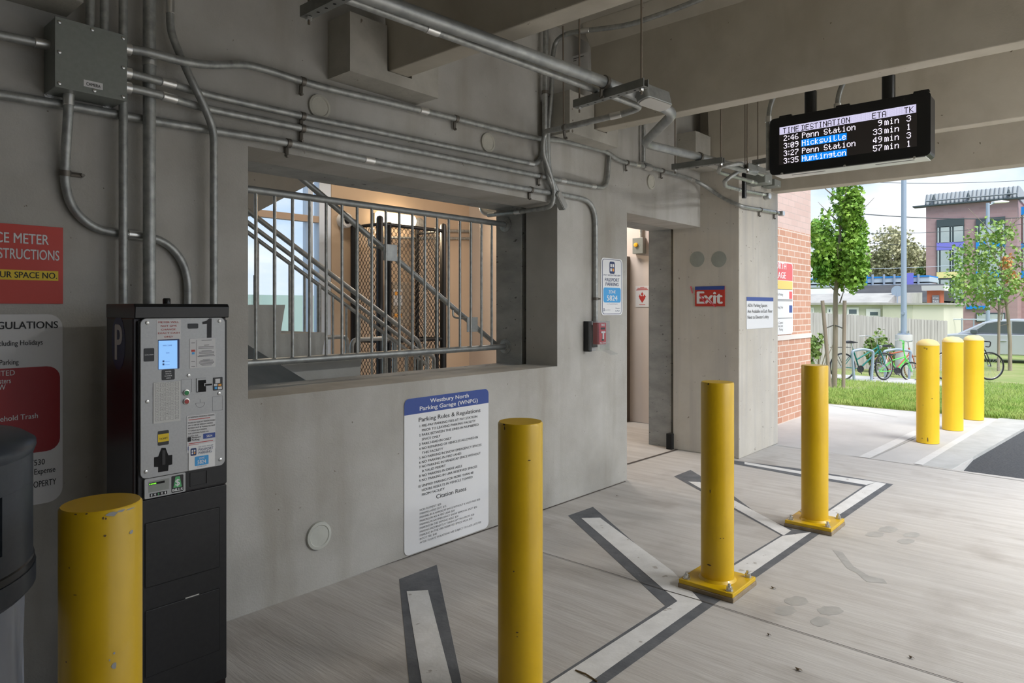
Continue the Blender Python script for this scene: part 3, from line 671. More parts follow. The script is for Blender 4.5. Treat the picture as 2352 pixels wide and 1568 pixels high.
# --- ADA sign on the column front
a = onY(1713.5, 681.5, CY-.001); b = onY(1775, 752, CY-.001); w, h = b.x-a.x, a.z-b.z; f = wallface(a.x, b.z, CY-.001)
t, f = plate('accessible_parking_sign', 'white sign about accessible spaces on the front of the column', f, w, h, 0, 'signwhite', .006)
layer(t, f, 'top_band', 'navy', lambda q: f.rect(q, 0, h*.875, w, h*.125, .0066))
def l3(q):
    for i, (s, ww) in enumerate((('ADA Parking Spaces', .72), ('Are Available on Each Floor', .93), ('Next to Elevator Lobby', .78))): f.text(q, s, w*.03, h*(.685 - .185*i), h*.105, w*ww, 'L', .0072, .006)
layer(t, f, 'lettering', 'txt', l3)

# --- red meter instruction sign, far left
a = onY(-260, 486, YW-.001); b = onY(144, 697.5, YW-.001); w, h = b.x-a.x, a.z-b.z
zt = onY(144, 523, YW-.001).z; h = zt - b.z; f = wallface(a.x, b.z, YW-.001)
t, f = plate('meter_instruction_sign', 'red space meter instruction sign at the left edge', f, w, h, 0, 'red', .004)
xr = lambda u: onY(u, 600, YW-.001).x - a.x
layer(t, f, 'yellow_band', 'signyellow', lambda q: f.rect(q, xr(-230), h*.30, xr(133)-xr(-230), h*.125, .0047))
def l4(q): f.text(q, 'SPACE METER', xr(111), h*.762, h*.125, xr(111)-xr(-62), 'R', .0052, .02); f.text(q, 'INSTRUCTIONS', xr(135), h*.565, h*.125, xr(135)-xr(-30), 'R', .0052, .02)
layer(t, f, 'lettering', 'sticker', l4)
layer(t, f, 'band_lettering', 'txt', lambda q: f.text(q, 'ENTER YOUR SPACE NO.', xr(130), h*.327, h*.075, xr(130)-xr(-105), 'R', .0055, .015))

# --- regulations sign, far left
zt = onY(143, 721, YW-.001).z; zb = onY(143, 1147, YW-.001).z; a = onY(-230, 720, YW-.001); b = onY(143, 900, YW-.001)
w, h = b.x-a.x, zt-zb; f = wallface(a.x, zb, YW-.001); xr = lambda u: onY(u, 900, YW-.001).x - a.x
zy = lambda v, u=70: onY(u, v, YW-.001).z - zb
t, f = plate('regulations_sign', 'white regulations sign with a dark red panel behind the trash bin', f, w, h, .05, 'sticker', .004)
layer(t, f, 'red_panel', 'deepred', lambda q: f.rect(q, xr(-200), zy(1031, 137), xr(137)-xr(-200), zy(839, 137)-zy(1031, 137), .0047, .0006, .045))
def l5(q):
    for s, u, v, c, u0, bd in (('REGULATIONS', 132, 753, .026, -38, .02), ('Mon - Fri 24 hours a day, Excluding Holidays', 97, 791, .019, -205, .008), ('In Parking', 42, 836, .019, -18, .008), ('(516) 333-7530', 102, 1065, .021, -8, .01), ("At Owner's Expense", 126, 1082, .021, -2, .01), ('POSTED PROPERTY', 128, 1111, .023, 0, .01)):
        f.text(q, s, xr(u), zy(v, u), c, xr(u)-xr(u0), 'R', .0055, bd)
layer(t, f, 'lettering', 'txt', l5)
def l6(q):
    for s, u, v, u0 in (('PROHIBITED', 33, 861, -68), ('Posters', 24, 879, -17), ('over 10000 GVW', 12, 894, -110), ('Dumping Household Trash', 86, 959, -120)): f.text(q, s, xr(u), zy(v, u), .019, xr(u)-xr(u0), 'R', .0058, .01)
layer(t, f, 'panel_lettering', 'sticker', l6)

# --- white label on the beam
a = onX(1315, 133, 4.2); b = onX(1352, 157, 4.2); f = sideface(a.y, b.z-.012, 4.196); w = a.y-b.y; h = a.z-b.z+.02
t, f = plate('beam_label', 'small white paper label on the side of the second beam', f, w, h, 0, 'sticker', .002, 'label')
layer(t, f, 'print_lines', 'txtgrey', lambda q: [f.rect(q, w*.08, h*y, w*ww, h*.05, .0026) for y, ww in ((.82, .65), (.70, .2), (.30, .3), (.12, .5))])

# ================================================================== FIRE ALARM PULL STATION
c = onY(1366, 775, YW); ap = onY(1346, 738, YW-.09); x0 = onY(1346, 770, YW-.0).x; x1 = onY(1391, 770, YW-.11).x + .03
z1 = onY(1370, 737, YW-.05).z; z0 = onY(1370, 806, YW-.05).z
x0 = onY(1347, 770, YW-.03).x; x1 = x0 + .155
t = thing('fire_alarm_pull_station', 'red fire alarm pull station under a clear cover', 'fire alarm', (x0, YW, z0))
MB().box(x0+.03, x1, YW-.012, YW-.002, z0, z1).build('back_plate', mat('alarm_plate', (.42, .42, .41), .5), t, None, .003); MB().box(x0, x0+.03, YW-.06, YW-.002, z0, z1).build('edge_channel', 'blackplastic', t, None, .003); MB().box(x0+.06, x1-.03, YW-.05, YW-.012, z0+.03, z1-.03).build('back_box', 'blackplastic', t, None, .003)
MB().box(x0+.055, x1, YW-.11, YW-.05, z0+.055, z1-.012).build('alarm_body', 'alarmred', t, None, .005)
fa = wallface(x0+.055, z0+.055, YW-.11); aw = x1-x0-.055; ah = z1-z0-.067
layer(t, fa, 'pull_handle', 'txtwhite', lambda q: (fa.rect(q, aw*.22, ah*.52, aw*.56, ah*.08, .006, .006), fa.rect(q, aw*.42, ah*.24, aw*.16, ah*.30, .006, .006)))
layer(t, fa, 'slot', 'hole', lambda q: (fa.rect(q, aw*.2, ah*.68, aw*.6, ah*.1, .001), fa.rect(q, aw*.35, ah*.16, aw*.3, ah*.09, .001)))
layer(t, fa, 'lettering', 'txtwhite', lambda q: (fa.text(q, 'FIRE', aw*.5, ah*.84, ah*.10, aw*.5, 'C', .002, .02), fa.text(q, 'PULL DOWN', aw*.5, ah*.03, ah*.08, aw*.8, 'C', .002, .02)))
mbp = MB(); T = .004; y0, y1 = YW-.14, YW-.05
mbp.box(x0-.005, x1+.005, y0, y0+T, z0+.01, z1); mbp.box(x0-.005, x0-.005+T, y0+T, y1, z0+.01, z1); mbp.box(x1+.001, x1+.005, y0+T, y1, z0+.01, z1); mbp.box(x0-.001, x1+.001, y0+T, y1, z1-T, z1)
mbp.build('clear_cover', 'clear', t)
MB().prism([(0, 0), (.08, -.03), (.08, -.034), (0, -.005)], (x0+.05, y0, z0+.015), (0, -1, 0), (0, 0, 1), (1, 0, 0), 0, .10).build('cover_lip', 'clear', t)

# ================================================================== PAY MACHINE
mf = 2.56; a = onY(305, 698, mf); b = onY(519, 700, mf); mx0, mx1 = a.x, b.x; mz = onY(412, 697.5, mf).z; myb = 2.815
t = thing('pay_station', 'black parking pay station with grey front panel standing against the wall', 'pay station', ((mx0+mx1)/2, (mf+myb)/2, 0))
mw = mx1-mx0
RY = lambda u, v: onY(u, v, mf-.012)
side_w = .024
MB().box(mx0, mx1, mf, myb, 0, mz-.05).build('cabinet', 'black_side', t, None, .004)
MB().prism([(mf-.018, mz-.052), (mf-.022, mz-.012), (mf-.012, mz), (myb, mz), (myb, mz-.052)], (mx0-.001, 0, 0), (0, 1, 0), (0, 0, 1), (1, 0, 0), 0, mw+.004).build('top_cap', 'blackplastic', t, None, .003)
kx = onY(383, 690, 2.70); MB().lathe([(.014, 0), (.014, .018), (.011, .022)], (kx.x, 2.70, mz), 20).build('antenna_stub', 'blackplastic', t, 40)
zd1 = onY(412, 1128, mf).z
pf = wallface(mx0, 0, mf)
mbp = MB(); pf.rect(mbp, .012, zd1, mw-.014, mz-.06-zd1, .012, .012, .004); mbp.build('upper_door', 'black', t, None, .002)
mbp = MB(); pf.rect(mbp, .012, .03, mw-.014, zd1-.006-.03, .010, .010, .004); ld = mbp.build('lower_door', 'black', t, None, .002)
for (vt, vb) in ((1178, 1338), (1371, 1536)):
    q0, q1 = onY(333, vt+10, mf-.010), onY(503, vb-12, mf-.010); zt_, zb_ = onY(415, (vt+10+vt-8)/2+4, mf).z, onY(415, vb-14, mf).z
    mbp = MB(); pf.rect(mbp, q0.x-mx0, zb_, q1.x-q0.x, zt_-zb_, .0125, .0025, .004); pn = mbp.build('access_panel', 'black', t, None, .002)
    mbp = MB(); pf.rect(mbp, q0.x-mx0-.003, zb_-.003, q1.x-q0.x+.006, zt_-zb_+.006, .0105, .0006, .004); mbp.build('panel_gap', 'hole', pn)
k0 = onY(461, 1392, mf); mbp = MB(); pf.rect(mbp, .175, onY(415, 1374, mf).z-.002, .05, .004, .0122, .001); mbp.build('latch_strip', 'zinc', t)
# grey front panel
g0, g1 = RY(320, 735), RY(514, 1060); gx, gw = g0.x, g1.x-g0.x; gz0 = (RY(330, 1098).z + RY(505, 1068).z)/2; gz1 = (RY(330, 731).z + RY(505, 729).z)/2; gh = gz1-gz0
gf = wallface(gx, gz0, mf-.012)
mbp = MB(); gf.rect(mbp, 0, 0, gw, gh, .010, .010, .02); gp = mbp.build('front_panel', 'faceplate', t, None, .0015)
GL = .0106
def GR(u0, v0, u1, v1):                             # two opposite corners in the photo -> x, y, w, h on the panel
    p, q = onY(u0, v0, mf-.022), onY(u1, v1, mf-.022); return p.x-gx, q.z-gz0, q.x-p.x, p.z-q.z
def gl(name, m, rects, lift=GL, r=0, par=t, thick=.0006):
    mbp = MB()
    for q in rects: gf.rect(mbp, *q, lift, thick, r)
    return mbp.build(name, m, par)
def gt(name, m, lines, lift=.0118, par=t):
    mbp = MB()
    for s, (u, v), c, w_, al, bd in lines:
        p = onY(u, v, mf-.022); gf.text(mbp, s, p.x-gx, p.z-gz0, c, w_, al, lift, bd)
    return mbp.build(name, m, par)
for u, v in ((338, 741), (504, 737), (338, 922), (433, 862), (503, 903), (506, 1055), (335, 1083)):
    p = onY(u, v, mf-.022); MB().lathe([(.0068, .0), (.006, -.003), (.002, -.0045)], p, 14, 'Y').build('panel_screw', 'screw', t, 50)
nt = gl('change_notice', 'sticker', [GR(359.5, 734, 415.5, 778)])
LH = .0062
gt('lettering', 'txtred', [(s, (387.5, v), LH, ww, 'C', .008) for s, v, ww in (('METER WILL', 741.5, .071), ('NOT GIVE', 750, .055), ('CHANGE.', 758.3, .053), ('EXACT CASH', 766.5, .074), ('ONLY', 775, .030))], .0114, nt)
q_ = [(onY(u, v, mf-.022).x-gx, onY(u, v, mf-.022).z-gz0) for u, v in ((475.5, 775.5), (485.5, 775), (486, 731), (480, 731), (475, 736), (465, 739), (465, 744.5), (475.5, 743.5))]
mbp = MB(); gf.shape(mbp, q_, .0112); mbp.build('number_one', 'txt', t)
gl('card_light', 'blackplastic', [GR(431, 743, 455, 754)], .0115, .004)
gl('screen_bezel', 'navydark', [GR(363, 780, 412, 846)], .0108, .003)
sc = gl('screen', 'lcd', [GR(364, 782.5, 407, 845.5)], .0112)
gt('screen_lettering', 'lcdtxt', [('WELCOME', (384, 794.5), .0042, .032, 'C', 0), ('hello', (385, 811), .0036, .012, 'C', 0), ('ENGLISH', (378, 831), .0022, .017, 'L', 0), ('ESPANOL', (378, 838), .0022, .017, 'L', 0)], .0116, sc)
gl('screen_boxes', 'lcdtxt', [GR(373, 827.5, 377, 831.5), GR(373, 834.5, 377, 838.5)], .0116, 0, sc)
q = gl('instruction_badge', 'blackplastic', [GR(330, 800, 354, 829)], .0114, .004)
gt('lettering', 'txtwhite', [('INSTRUCTIONS', (342, 815.6), .0032, .029, 'C', .02)], .012, q)
q = gl('entry_badge', 'blackplastic', [GR(371.5, 849, 401, 871)], .0114, .004)
gt('lettering', 'txtwhite', [(s, (386.3, v), .0036, ww, 'C', .02) for s, v, ww in (('ENTER', 854, .020), ('SPACE', 859, .020), ('NUMBER', 864, .026), ('HERE', 869, .016))], .012, q)
# rate card window
q = gl('rate_card', 'sticker', [GR(435.5, 778, 494.5, 842)], .0112, .003)
rl = MB(); x, y, w_, h_ = GR(435.5, 778, 494.5, 842)
for yy, a_, b_ in ((.93, .45, .85), (.76, .55, .75), (.70, .33, .93), (.65, .33, .93), (.56, .45, .85), (.52, .35, .95), (.48, .35, .95), (.42, .35, .95), (.38, .30, .98), (.27, .5, .78), (.23, .4, .9), (.19, .35, .95), (.15, .35, .95), (.11, .4, .9), (.07, .45, .85), (.05, .06, .20), (.85, .06, .2), (.22, .06, .2)):
    gf.rect(rl, x + w_*a_, y + h_*yy, w_*(b_-a_), h_*.018, .0117, .0004)
gf.rect(rl, x + w_*.255, y + h_*.03, w_*.01, h_*.93, .0117, .0004)
rl.build('print_lines', 'txtgrey', q)
gl('red_card_mark', 'txtred', [(x + w_*.06, y + h_*.56, w_*.14, h_*.07)], .0118, 0, q); gl('blue_card_mark', 'skyblue', [(x + w_*.08, y + h_*.47, w_*.10, h_*.07)], .0118, 0, q)
# keypad
kx, ky, kw, kh = GR(351.5, 878, 414, 968); kh = (onY(352, 879, mf-.022).z - onY(352, 973, mf-.022).z); ky = onY(352, 973, mf-.022).z - gz0
kp = gl('keypad', 'key', [(kx, ky, kw, kh)], .0125, .001, thick=.002)
kr = MB(); kt = MB(); KEYS = '1234567890ABCDEFGHIJKLMNOPQRSTUVWXYZ- *#'
for i in range(8):
    for j in range(5):
        cx_, cy_ = kx + kw*(.135 + .182*j), ky + kh*(.935 - .1185*i) - kh*.005
        s_ = kw*.066
        for (dx, dy, ww, hh) in ((-s_, -s_, 2*s_, .0006), (-s_, s_, 2*s_, .0006), (-s_, -s_, .0006, 2*s_), (s_, -s_, .0006, 2*s_)): gf.rect(kr, cx_+dx, cy_+dy, ww, hh, .0129, .0003)
        ch = KEYS[i*5+j]
        if ch != ' ': gf.text(kt, ch, cx_, cy_ - .0018, .0036, None, 'C', .013, .02)
kr.build('key_outlines', 'txtgrey', kp); kt.build('key_legends', 'txt', kp)
# buttons
for (u, v, m_, nm) in ((427.5, 901.5, 'green', 'green_button'), (427.5, 921.5, 'buttonred', 'red_button')):
    p = onY(u, v, mf-.022); rg = MB().lathe([(.0115, .001), (.0115, -.005), (.0085, -.006), (.0085, -.003)], p, 22, 'Y').build(nm, 'screw', t, 40)
    MB().lathe([(.0083, -.002), (.008, -.006), (.002, -.0068)], p, 18, 'Y').build('button_face', m_, rg, 40)
# card slot and card badge
gl('card_slot_recess', 'hole', [GR(451, 869, 473, 899)], .0108); gl('card_slot_frame', 'faceplate', [GR(451, 869, 454, 899), GR(454, 869, 473, 871.5), GR(468, 880, 485, 885)], .0135, 0, t, .003)
gl('card_slot', 'hole', [GR(470, 881.8, 486, 884.2)], .0139)
q = gl('card_badge', 'blackplastic', [GR(489, 867, 511, 895)], .0114, .003)
gl('badge_marks', 'sticker', [GR(494, 870, 505, 879), GR(491, 881.5, 499, 886), GR(500, 888, 509, 893)], .0119, 0, q); gl('orange_mark', 'orange', [GR(501, 881.5, 508, 886)], .0119, 0, q); gl('blue_mark', 'skyblue', [GR(492.5, 888, 498, 893)], .0119, 0, q)
# engraved outlines
for (u0, v0, u1, v1) in ((416, 872, 440, 900), (488, 911, 511, 941)):
    x, y, w_, h_ = GR(u0, v0, u1, v1); gl('engraved_outline', 'txtgrey', [(x, y, w_, .0007), (x, y+h_, w_, .0007), (x, y, .0007, h_), (x+w_, y, .0007, h_)], .0106)
p = onY(460, 925, mf-.022); eo = MB(); px_ = p.x-gx; pz_ = p.z-gz0
arc = [(px_ + .017*math.cos(a), pz_ + .017*math.sin(a)) for a in [math.pi*(1 + k/14) for k in range(15)]]
for (xa, ya), (xb, yb) in list(zip(arc, arc[1:])) + [((px_-.017, pz_), (px_-.004, pz_)), ((px_+.004, pz_), (px_+.017, pz_)), ((px_-.001, pz_), (px_-.001, pz_+.014))]:
    d_ = Vector((xb-xa, yb-ya)).normalized()*.0004; gf.shape(eo, [(xa+d_.y, ya-d_.x), (xb+d_.y, yb-d_.x), (xb-d_.y, yb+d_.x), (xa-d_.y, ya+d_.x)], .0106)
eo.build('coin_cover_outline', 'txtgrey', t)
# ticket
gl('ticket_badge', 'blackplastic', [GR(362.5, 990, 387.5, 1020)], .0114, .004)
q = gl('ticket_band', 'signyellow', [GR(362.5, 997.5, 387.5, 1012)], .0119)
gt('lettering', 'txt', [('TICKET', (375, 1008.5), .0060, .030, 'C', .01)], .0124, q)
px = [(371, 1028), (380, 1028), (386.5, 1045), (395.5, 1044), (395.5, 1066), (387, 1068), (386, 1081), (363.5, 1084), (363.5, 1072), (354, 1072), (354, 1050), (363.5, 1048)]
mbp = MB(); gf.shape(mbp, [(onY(u, v, mf-.022).x-gx, onY(u, v, mf-.022).z-gz0) for u, v in px][::-1], .0112); tk = mbp.build('ticket_chute', 'hole', t)
mbp = MB(); x, y, w_, h_ = GR(372, 1034, 379, 1066); gf.rect(mbp, x, y, w_, h_, .0122, .001); mbp.build('chute_guide', 'blackplastic', tk)
# weekend notice and app sticker
x, y, w_, h_ = GR(429, 955, 494.5, 1030)
q = gl('weekend_notice', 'sticker', [(x, y, w_, h_)], .0112, .003); nl = MB()
for i, (s, ww) in enumerate((('ATTENTION WEEKEND PARKERS', .92), ('', 0), ('PLEASE USE PASSPORT PARKING MOBILE', .95), ('APP TO USE FOR WEEKDAY PARKING', .86), ('PAYMENTS MUST BE TRANSACTED PRIOR', .95), ('TO SUNDAY EACH WEEKEND.', .66), ('FOR QUESTIONS, PLEASE CALL', .72), ('516-873-7530', .34))):
    if s: gf.text(nl, s, x + w_*.04, y + h_*(.93 - .072*i), h_*.036, w_*ww, 'L', .0117, .01)
gf.text(nl, 'Passport', x + w_*.17, y + h_*.375, h_*.045, w_*.3, 'L', .0117, .02); gf.text(nl, 'Parking', x + w_*.17, y + h_*.31, h_*.045, w_*.26, 'L', .0117, .02); gf.rect(nl, x + w_*.02, y + h_*.30, w_*.12, h_*.12, .0117, .0004, .002)
gf.text(nl, 'Long Island Rail Road', x + w_*.22, y + h_*.105, h_*.045, w_*.72, 'L', .0117)
nl.build('lettering', 'txt', q); gl('blue_zone_block', 'navy', [(x + w_*.56, y + h_*.32, w_*.43, h_*.14)], .0117, .001, q)
nl = MB(); gf.text(nl, '5824', x + w_*.78, y + h_*.35, h_*.065, w_*.2, 'C', .0121, .01); nl.build('zone_lettering', 'txtwhite', q)
gl('rail_mark', 'navy', [(x + w_*.03, y + h_*.06, w_*.14, h_*.12)], .0117, .004, q); nl = MB()
for yy, ww in ((.875, .75), (.235, .85), (.19, .35)): gf.rect(nl, x + w_*.06, y + h_*yy, w_*ww, h_*.018, .0117, .0004)
nl.build('red_lines', 'txtred', q)
x, y, w_, h_ = GR(432.5, 1023, 493, 1062); y -= .012; h_ += .012
q = gl('app_sticker', 'white', [(x, y, w_, h_)], .0124, .002); nl = MB(); gf.rect(nl, x + w_*.07, y + h_*.57, w_*.22, h_*.30, .0129, .0004, .004)
gf.text(nl, 'PAY WITH THE APP', x + w_*.37, y + h_*.86, h_*.045, w_*.56, 'L', .0129); gf.text(nl, 'PASSPORT', x + w_*.37, y + h_*.72, h_*.10, w_*.56, 'L', .0129, .01); gf.text(nl, 'PARKING', x + w_*.37, y + h_*.59, h_*.10, w_*.50, 'L', .0129, .01); gf.text(nl, 'PassportParking.com', x + w_*.5, y + h_*.07, h_*.03, w_*.36, 'C', .0129)
nl.build('lettering', 'navydark', q)
gl('logo_squares', 'txtwhite', [(x + w_*.11, y + h_*.73, w_*.055, h_*.075), (x + w_*.195, y + h_*.73, w_*.055, h_*.075), (x + w_*.11, y + h_*.63, w_*.055, h_*.075)], .0133, .001, q); gl('logo_orange_square', 'orange', [(x + w_*.195, y + h_*.63, w_*.055, h_*.075)], .0133, .001, q)
gl('blue_zone_block', 'skyblue', [(x + w_*.23, y + h_*.13, w_*.52, h_*.38)], .0129, .003, q); nl = MB(); gf.text(nl, 'ZONE', x + w_*.49, y + h_*.39, h_*.07, w_*.2, 'C', .0133, .01); gf.text(nl, '5824', x + w_*.49, y + h_*.19, h_*.15, w_*.32, 'C', .0133, .02); nl.build('zone_lettering', 'txtwhite', q)
# bill acceptor
bx0, bx1 = onY(331, 1120, mf-.02).x-gx, onY(425, 1120, mf-.02).x-gx; bz1 = (onY(332, 1099, mf-.02).z + onY(424, 1085, mf-.02).z)/2 - gz0; bz0 = (onY(332, 1145, mf-.02).z + onY(424, 1129, mf-.02).z)/2 - gz0
ba = gl('bill_acceptor', 'faceplate', [(bx0, bz0, bx1-bx0, bz1-bz0)], .012, .004, t, .012); bw, bh = bx1-bx0, bz1-bz0
gl('bill_slot_recess', 'boxgrey2', [(bx0 + bw*.09, bz0 + bh*.30, bw*.50, bh*.55)], .0125, .001, ba)
gl('bill_slot', 'hole', [(bx0 + bw*.10, bz0 + bh*.66, bw*.38, bh*.11)], .0129, 0, ba); gl('green_light', 'ledgreen', [(bx0 + bw*(.11 + .035*i), bz0 + bh*.685, bw*.02, bh*.05) for i in range(5)], .0133, 0, ba)
gl('arrow_strip', 'txt', [(bx0 + bw*.12, bz0 + bh*.07, bw*.42, bh*.16)], .0126, 0, ba); ar = MB(); arg = MB()
for i in range(5):
    tgt = arg if i == 2 else ar; cx_ = bx0 + bw*(.165 + .0825*i); cy_ = bz0 + bh*.085; s_ = bh*.13
    gf.shape(tgt, [(cx_-s_*.12, cy_), (cx_+s_*.12, cy_), (cx_+s_*.12, cy_+s_*.5), (cx_+s_*.34, cy_+s_*.5), (cx_, cy_+s_), (cx_-s_*.34, cy_+s_*.5), (cx_-s_*.12, cy_+s_*.5)], .013, .0004)
ar.build('white_arrows', 'txtwhite', ba); arg.build('green_arrow', 'billgreen', ba)
q = gl('bills_badge', 'blackplastic', [(bx0 + bw*.645, bz0 + bh*.06, bw*.30, bh*.86)], .0127, .004, ba)
mbp = MB(); gf.shape(mbp, [(bx0 + bw*.69, bz0 + bh*.30), (bx0 + bw*.905, bz0 + bh*.30), (bx0 + bw*.85, bz0 + bh*.86), (bx0 + bw*.745, bz0 + bh*.86)], .0131, .0004); mbp.build('green_bill', 'billgreen', q)
mbp = MB(); gf.text(mbp, '$', bx0 + bw*.797, bz0 + bh*.40, bh*.32, bw*.11, 'C', .0135, .02); gf.text(mbp, 'BILLS', bx0 + bw*.795, bz0 + bh*.12, bh*.13, bw*.25, 'C', .0135, .03); mbp.build('lettering', 'txtwhite', q)
lx = MB(); x, y, w_, h_ = GR(439, 1088, 477, 1111); lx = MB(); pl = wallface(gx, gz0, mf-.012)
for rr in ((x, y, w_, .0015), (x, y+h_, w_, .0015), (x, y, .0015, h_), (x+w_, y, .0015, h_)): pl.rect(lx, *rr, .0025, .002)
lx.build('lock_cover', 'blackplastic', t)
# P on the side
sd = Face((mx0, myb, 0), (0, -1, 0), (0, 0, 1), (-1, 0, 0)); c0 = onX(272, 787, mx0)
def ell(q):
    q.prism([(.105*math.cos(k*math.pi/16)*.62 + (myb-c0.y), c0.z + .098*math.sin(k*math.pi/16)) for k in range(32)], sd.o, sd.ux, sd.uy, sd.n, 0, .0008)
layer(t, sd, 'parking_emblem', mat('emblem_blue', (.022, .028, .10), .4), ell)
layer(t, sd, 'emblem_letter', 'sticker', lambda q: sd.text(q, 'P', myb-c0.y+.004, c0.z-.062, .125, .066, 'C', .0014, .03))

# ================================================================== YELLOW BOLLARDS
def bollard(x, y, top, label, plate_on=True, r=.083):
    t = thing('bollard', label, 'bollard', (x, y, 0), 'yellow bollards in the garage')
    pb = .045 if plate_on else 0
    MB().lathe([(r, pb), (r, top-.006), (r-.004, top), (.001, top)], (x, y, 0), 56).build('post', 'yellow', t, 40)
    if plate_on:
        s = .145; g = MB().box(x-s-.004, x+s+.004, y-s-.004, y+s+.004, 0, .024); g.build('grout_pad', 'grout', t, None, .004)
        MB().box(x-s, x+s, y-s, y+s, .024, .045).build('base_plate', 'yellow', t, None, .003)
        MB().lathe([(r+.012, .045), (r+.002, .058)], (x, y, 0), 40).build('weld_bead', 'yellow', t, 40)
        for sx in (-1, 1):
            for sy in (-1, 1):
                bx, by = x + sx*.115, y + sy*.115
                q = MB().lathe([(.019, .045), (.019, .049)], (bx, by, 0), 16); q.lathe([(.0145, .049), (.0145, .066)], (bx, by, 0), 6); q.lathe([(.008, .066), (.008, .078), (.006, .080)], (bx, by, 0), 10)
                q.build('anchor_bolt', 'screw', t, 40)
    return t
b1 = bollard(.555, 1.735, 1.005, 'yellow bollard between trash bin and pay station, chipped rim')
b2 = bollard(1.923, 1.644, 1.029, 'yellow bollard standing before the rules sign', False)
b3 = bollard(3.375, 1.537, 1.064, 'yellow bollard with bolted base on the zigzag stripe, before the column')
b4 = bollard(4.735, 1.476, 1.068, 'farthest garage bollard, its bolted base by the far end of the stripes')
def chips(t, x, y, r, items, m, name):
    q = MB()
    for u, v, su, sv in items:
        rr = ray(u, v); rr2 = Vector((rr.x, rr.y, 0)); o = Vector((0, 0, 0)) - Vector((x, y, 0))
        A_ = rr2.dot(rr2); B_ = 2*rr2.dot(o); C_ = o.dot(o) - (r+.0006)**2; dd = B_*B_ - 4*A_*C_
        if dd < 0: continue
        s = (-B_ - math.sqrt(dd))/(2*A_); p = C0 + rr*s; n = Vector((p.x-x, p.y-y, 0)).normalized(); tx = UP.cross(n)
        q.poly([tuple(p + tx*(su*math.cos(k*math.pi/5)*random.uniform(.6, 1.1)) + UP*(sv*math.sin(k*math.pi/5)*random.uniform(.6, 1.1))) for k in range(10)])
    q.build(name, m, t)
chips(b1, .555, 1.735, .083, ((257, 1180, .013, .006), (278, 1173, .010, .003), (300, 1168, .012, .002), (302, 1222, .007, .005), (262, 1528, .006, .010), (262, 1500, .003, .003), (252, 1516, .002, .003)), 'chip', 'bare_chip')
chips(b1, .555, 1.735, .083, ((174, 1181, .004, .002), (199, 1180, .003, .002), (237, 1190, .002, .004), (243, 1191, .002, .003), (241, 1230, .003, .003), (159, 1304, .002, .002), (137, 1300, .002, .001), (152, 1520, .002, .002), (172, 1366, .005, .001)), 'rust', 'rust_fleck')
chips(b2, 1.923, 1.644, .083, ((1159, 983, .003, .010), (1158, 975, .006, .004), (1216, 1057, .006, .002), (1188, 1452, .006, .003), (1188, 1462, .004, .002), (1180, 1312, .003, .003)), 'rust', 'rust_fleck')
chips(b3, 3.375, 1.537, .083, ((1627, 882, .006, .006), (1628, 1297, .014, .005), (1631, 1128, .003, .010), (1655, 1236, .004, .003), (1662, 1236, .004, .003)), 'rust', 'rust_fleck')

# ================================================================== TRASH BIN
bx, by = .175, 2.085; br = .325
t = thing('trash_bin', 'round black trash bin with a clear liner at the left edge', 'trash bin', (bx, by, 0))
lidz = 1.13
def arcshell(q, r0, r1, z0, z1, a0, a1, n=24):
    vs = []
    for k in range(n+1):
        a_ = a0 + (a1-a0)*k/n
        for rr, zz in ((r1, z0), (r1, z1), (r0, z1), (r0, z0)): vs.append((bx + rr*math.cos(a_), by + rr*math.sin(a_), zz))
    fs = []
    for k in range(n):
        for j in range(4): fs.append((k*4+j, (k+1)*4+j, (k+1)*4+(j+1) % 4, k*4+(j+1) % 4))
    fs += [(3, 2, 1, 0), tuple(n*4+j for j in range(4))]; q.add(vs, fs)
MB().lathe([(.002, lidz+.055), (br*.55, lidz+.045), (br*.95, lidz+.012), (br+.006, lidz-.004), (br+.007, lidz-.016), (br+.002, lidz-.03)], (bx, by, 0), 56).build('lid', 'lidblack', t, 50)
hz1, hz0 = lidz-.03, .905
q = MB(); am = -1.257; hw = .42
arcshell(q, br-.015, br, hz1-.07, hz1, 0, 2*math.pi, 56); arcshell(q, br-.015, br, hz0-.06, hz0-.006, 0, 2*math.pi, 56)
for k in range(3): arcshell(q, br-.015, br, hz0-.006, hz1-.07, am + hw + k*2*math.pi/3, am - hw + (k+1)*2*math.pi/3, 20)
hd = q.build('hood', 'lidblack', t, 40)
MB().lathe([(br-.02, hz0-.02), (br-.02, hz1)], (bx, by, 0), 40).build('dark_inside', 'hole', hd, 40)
MB().lathe([(br+.003, hz0-.075), (br+.003, hz0-.058), (br-.004, hz0-.05)], (bx, by, 0), 56).build('ring', 'blackplastic', t, 40)
MB().lathe([(br-.008, hz0-.135), (br+.006, hz0-.12), (br+.006, hz0-.075), (br-.008, hz0-.07)], (bx, by, 0), 56).build('collar', 'lidblack', t, 40)
vs = []; fs = []; n, m_ = 72, 14
for i in range(m_+1):
    for k in range(n):
        a_ = 2*math.pi*k/n; zz = .03 + (hz0-.12-.03)*i/m_
        rr = br - .02 + .010*math.sin(9*a_ + .6*math.sin(3*zz)) * (.4 + .6*i/m_) + .006*math.sin(23*a_ + 7*zz)
        vs.append((bx + rr*math.cos(a_), by + rr*math.sin(a_), zz))
for i in range(m_):
    for k in range(n): fs.append((i*n+k, i*n+(k+1) % n, (i+1)*n+(k+1) % n, (i+1)*n+k))
MB().add(vs, fs).build('liner_bag', 'bag', t, 60)
q = MB()
for k in range(6):
    a_ = k*math.pi/3 + .2; q.tube([(bx + (br-.05)*math.cos(a_), by + (br-.05)*math.sin(a_), .0), (bx + (br-.05)*math.cos(a_), by + (br-.05)*math.sin(a_), hz0)], .012, 8)
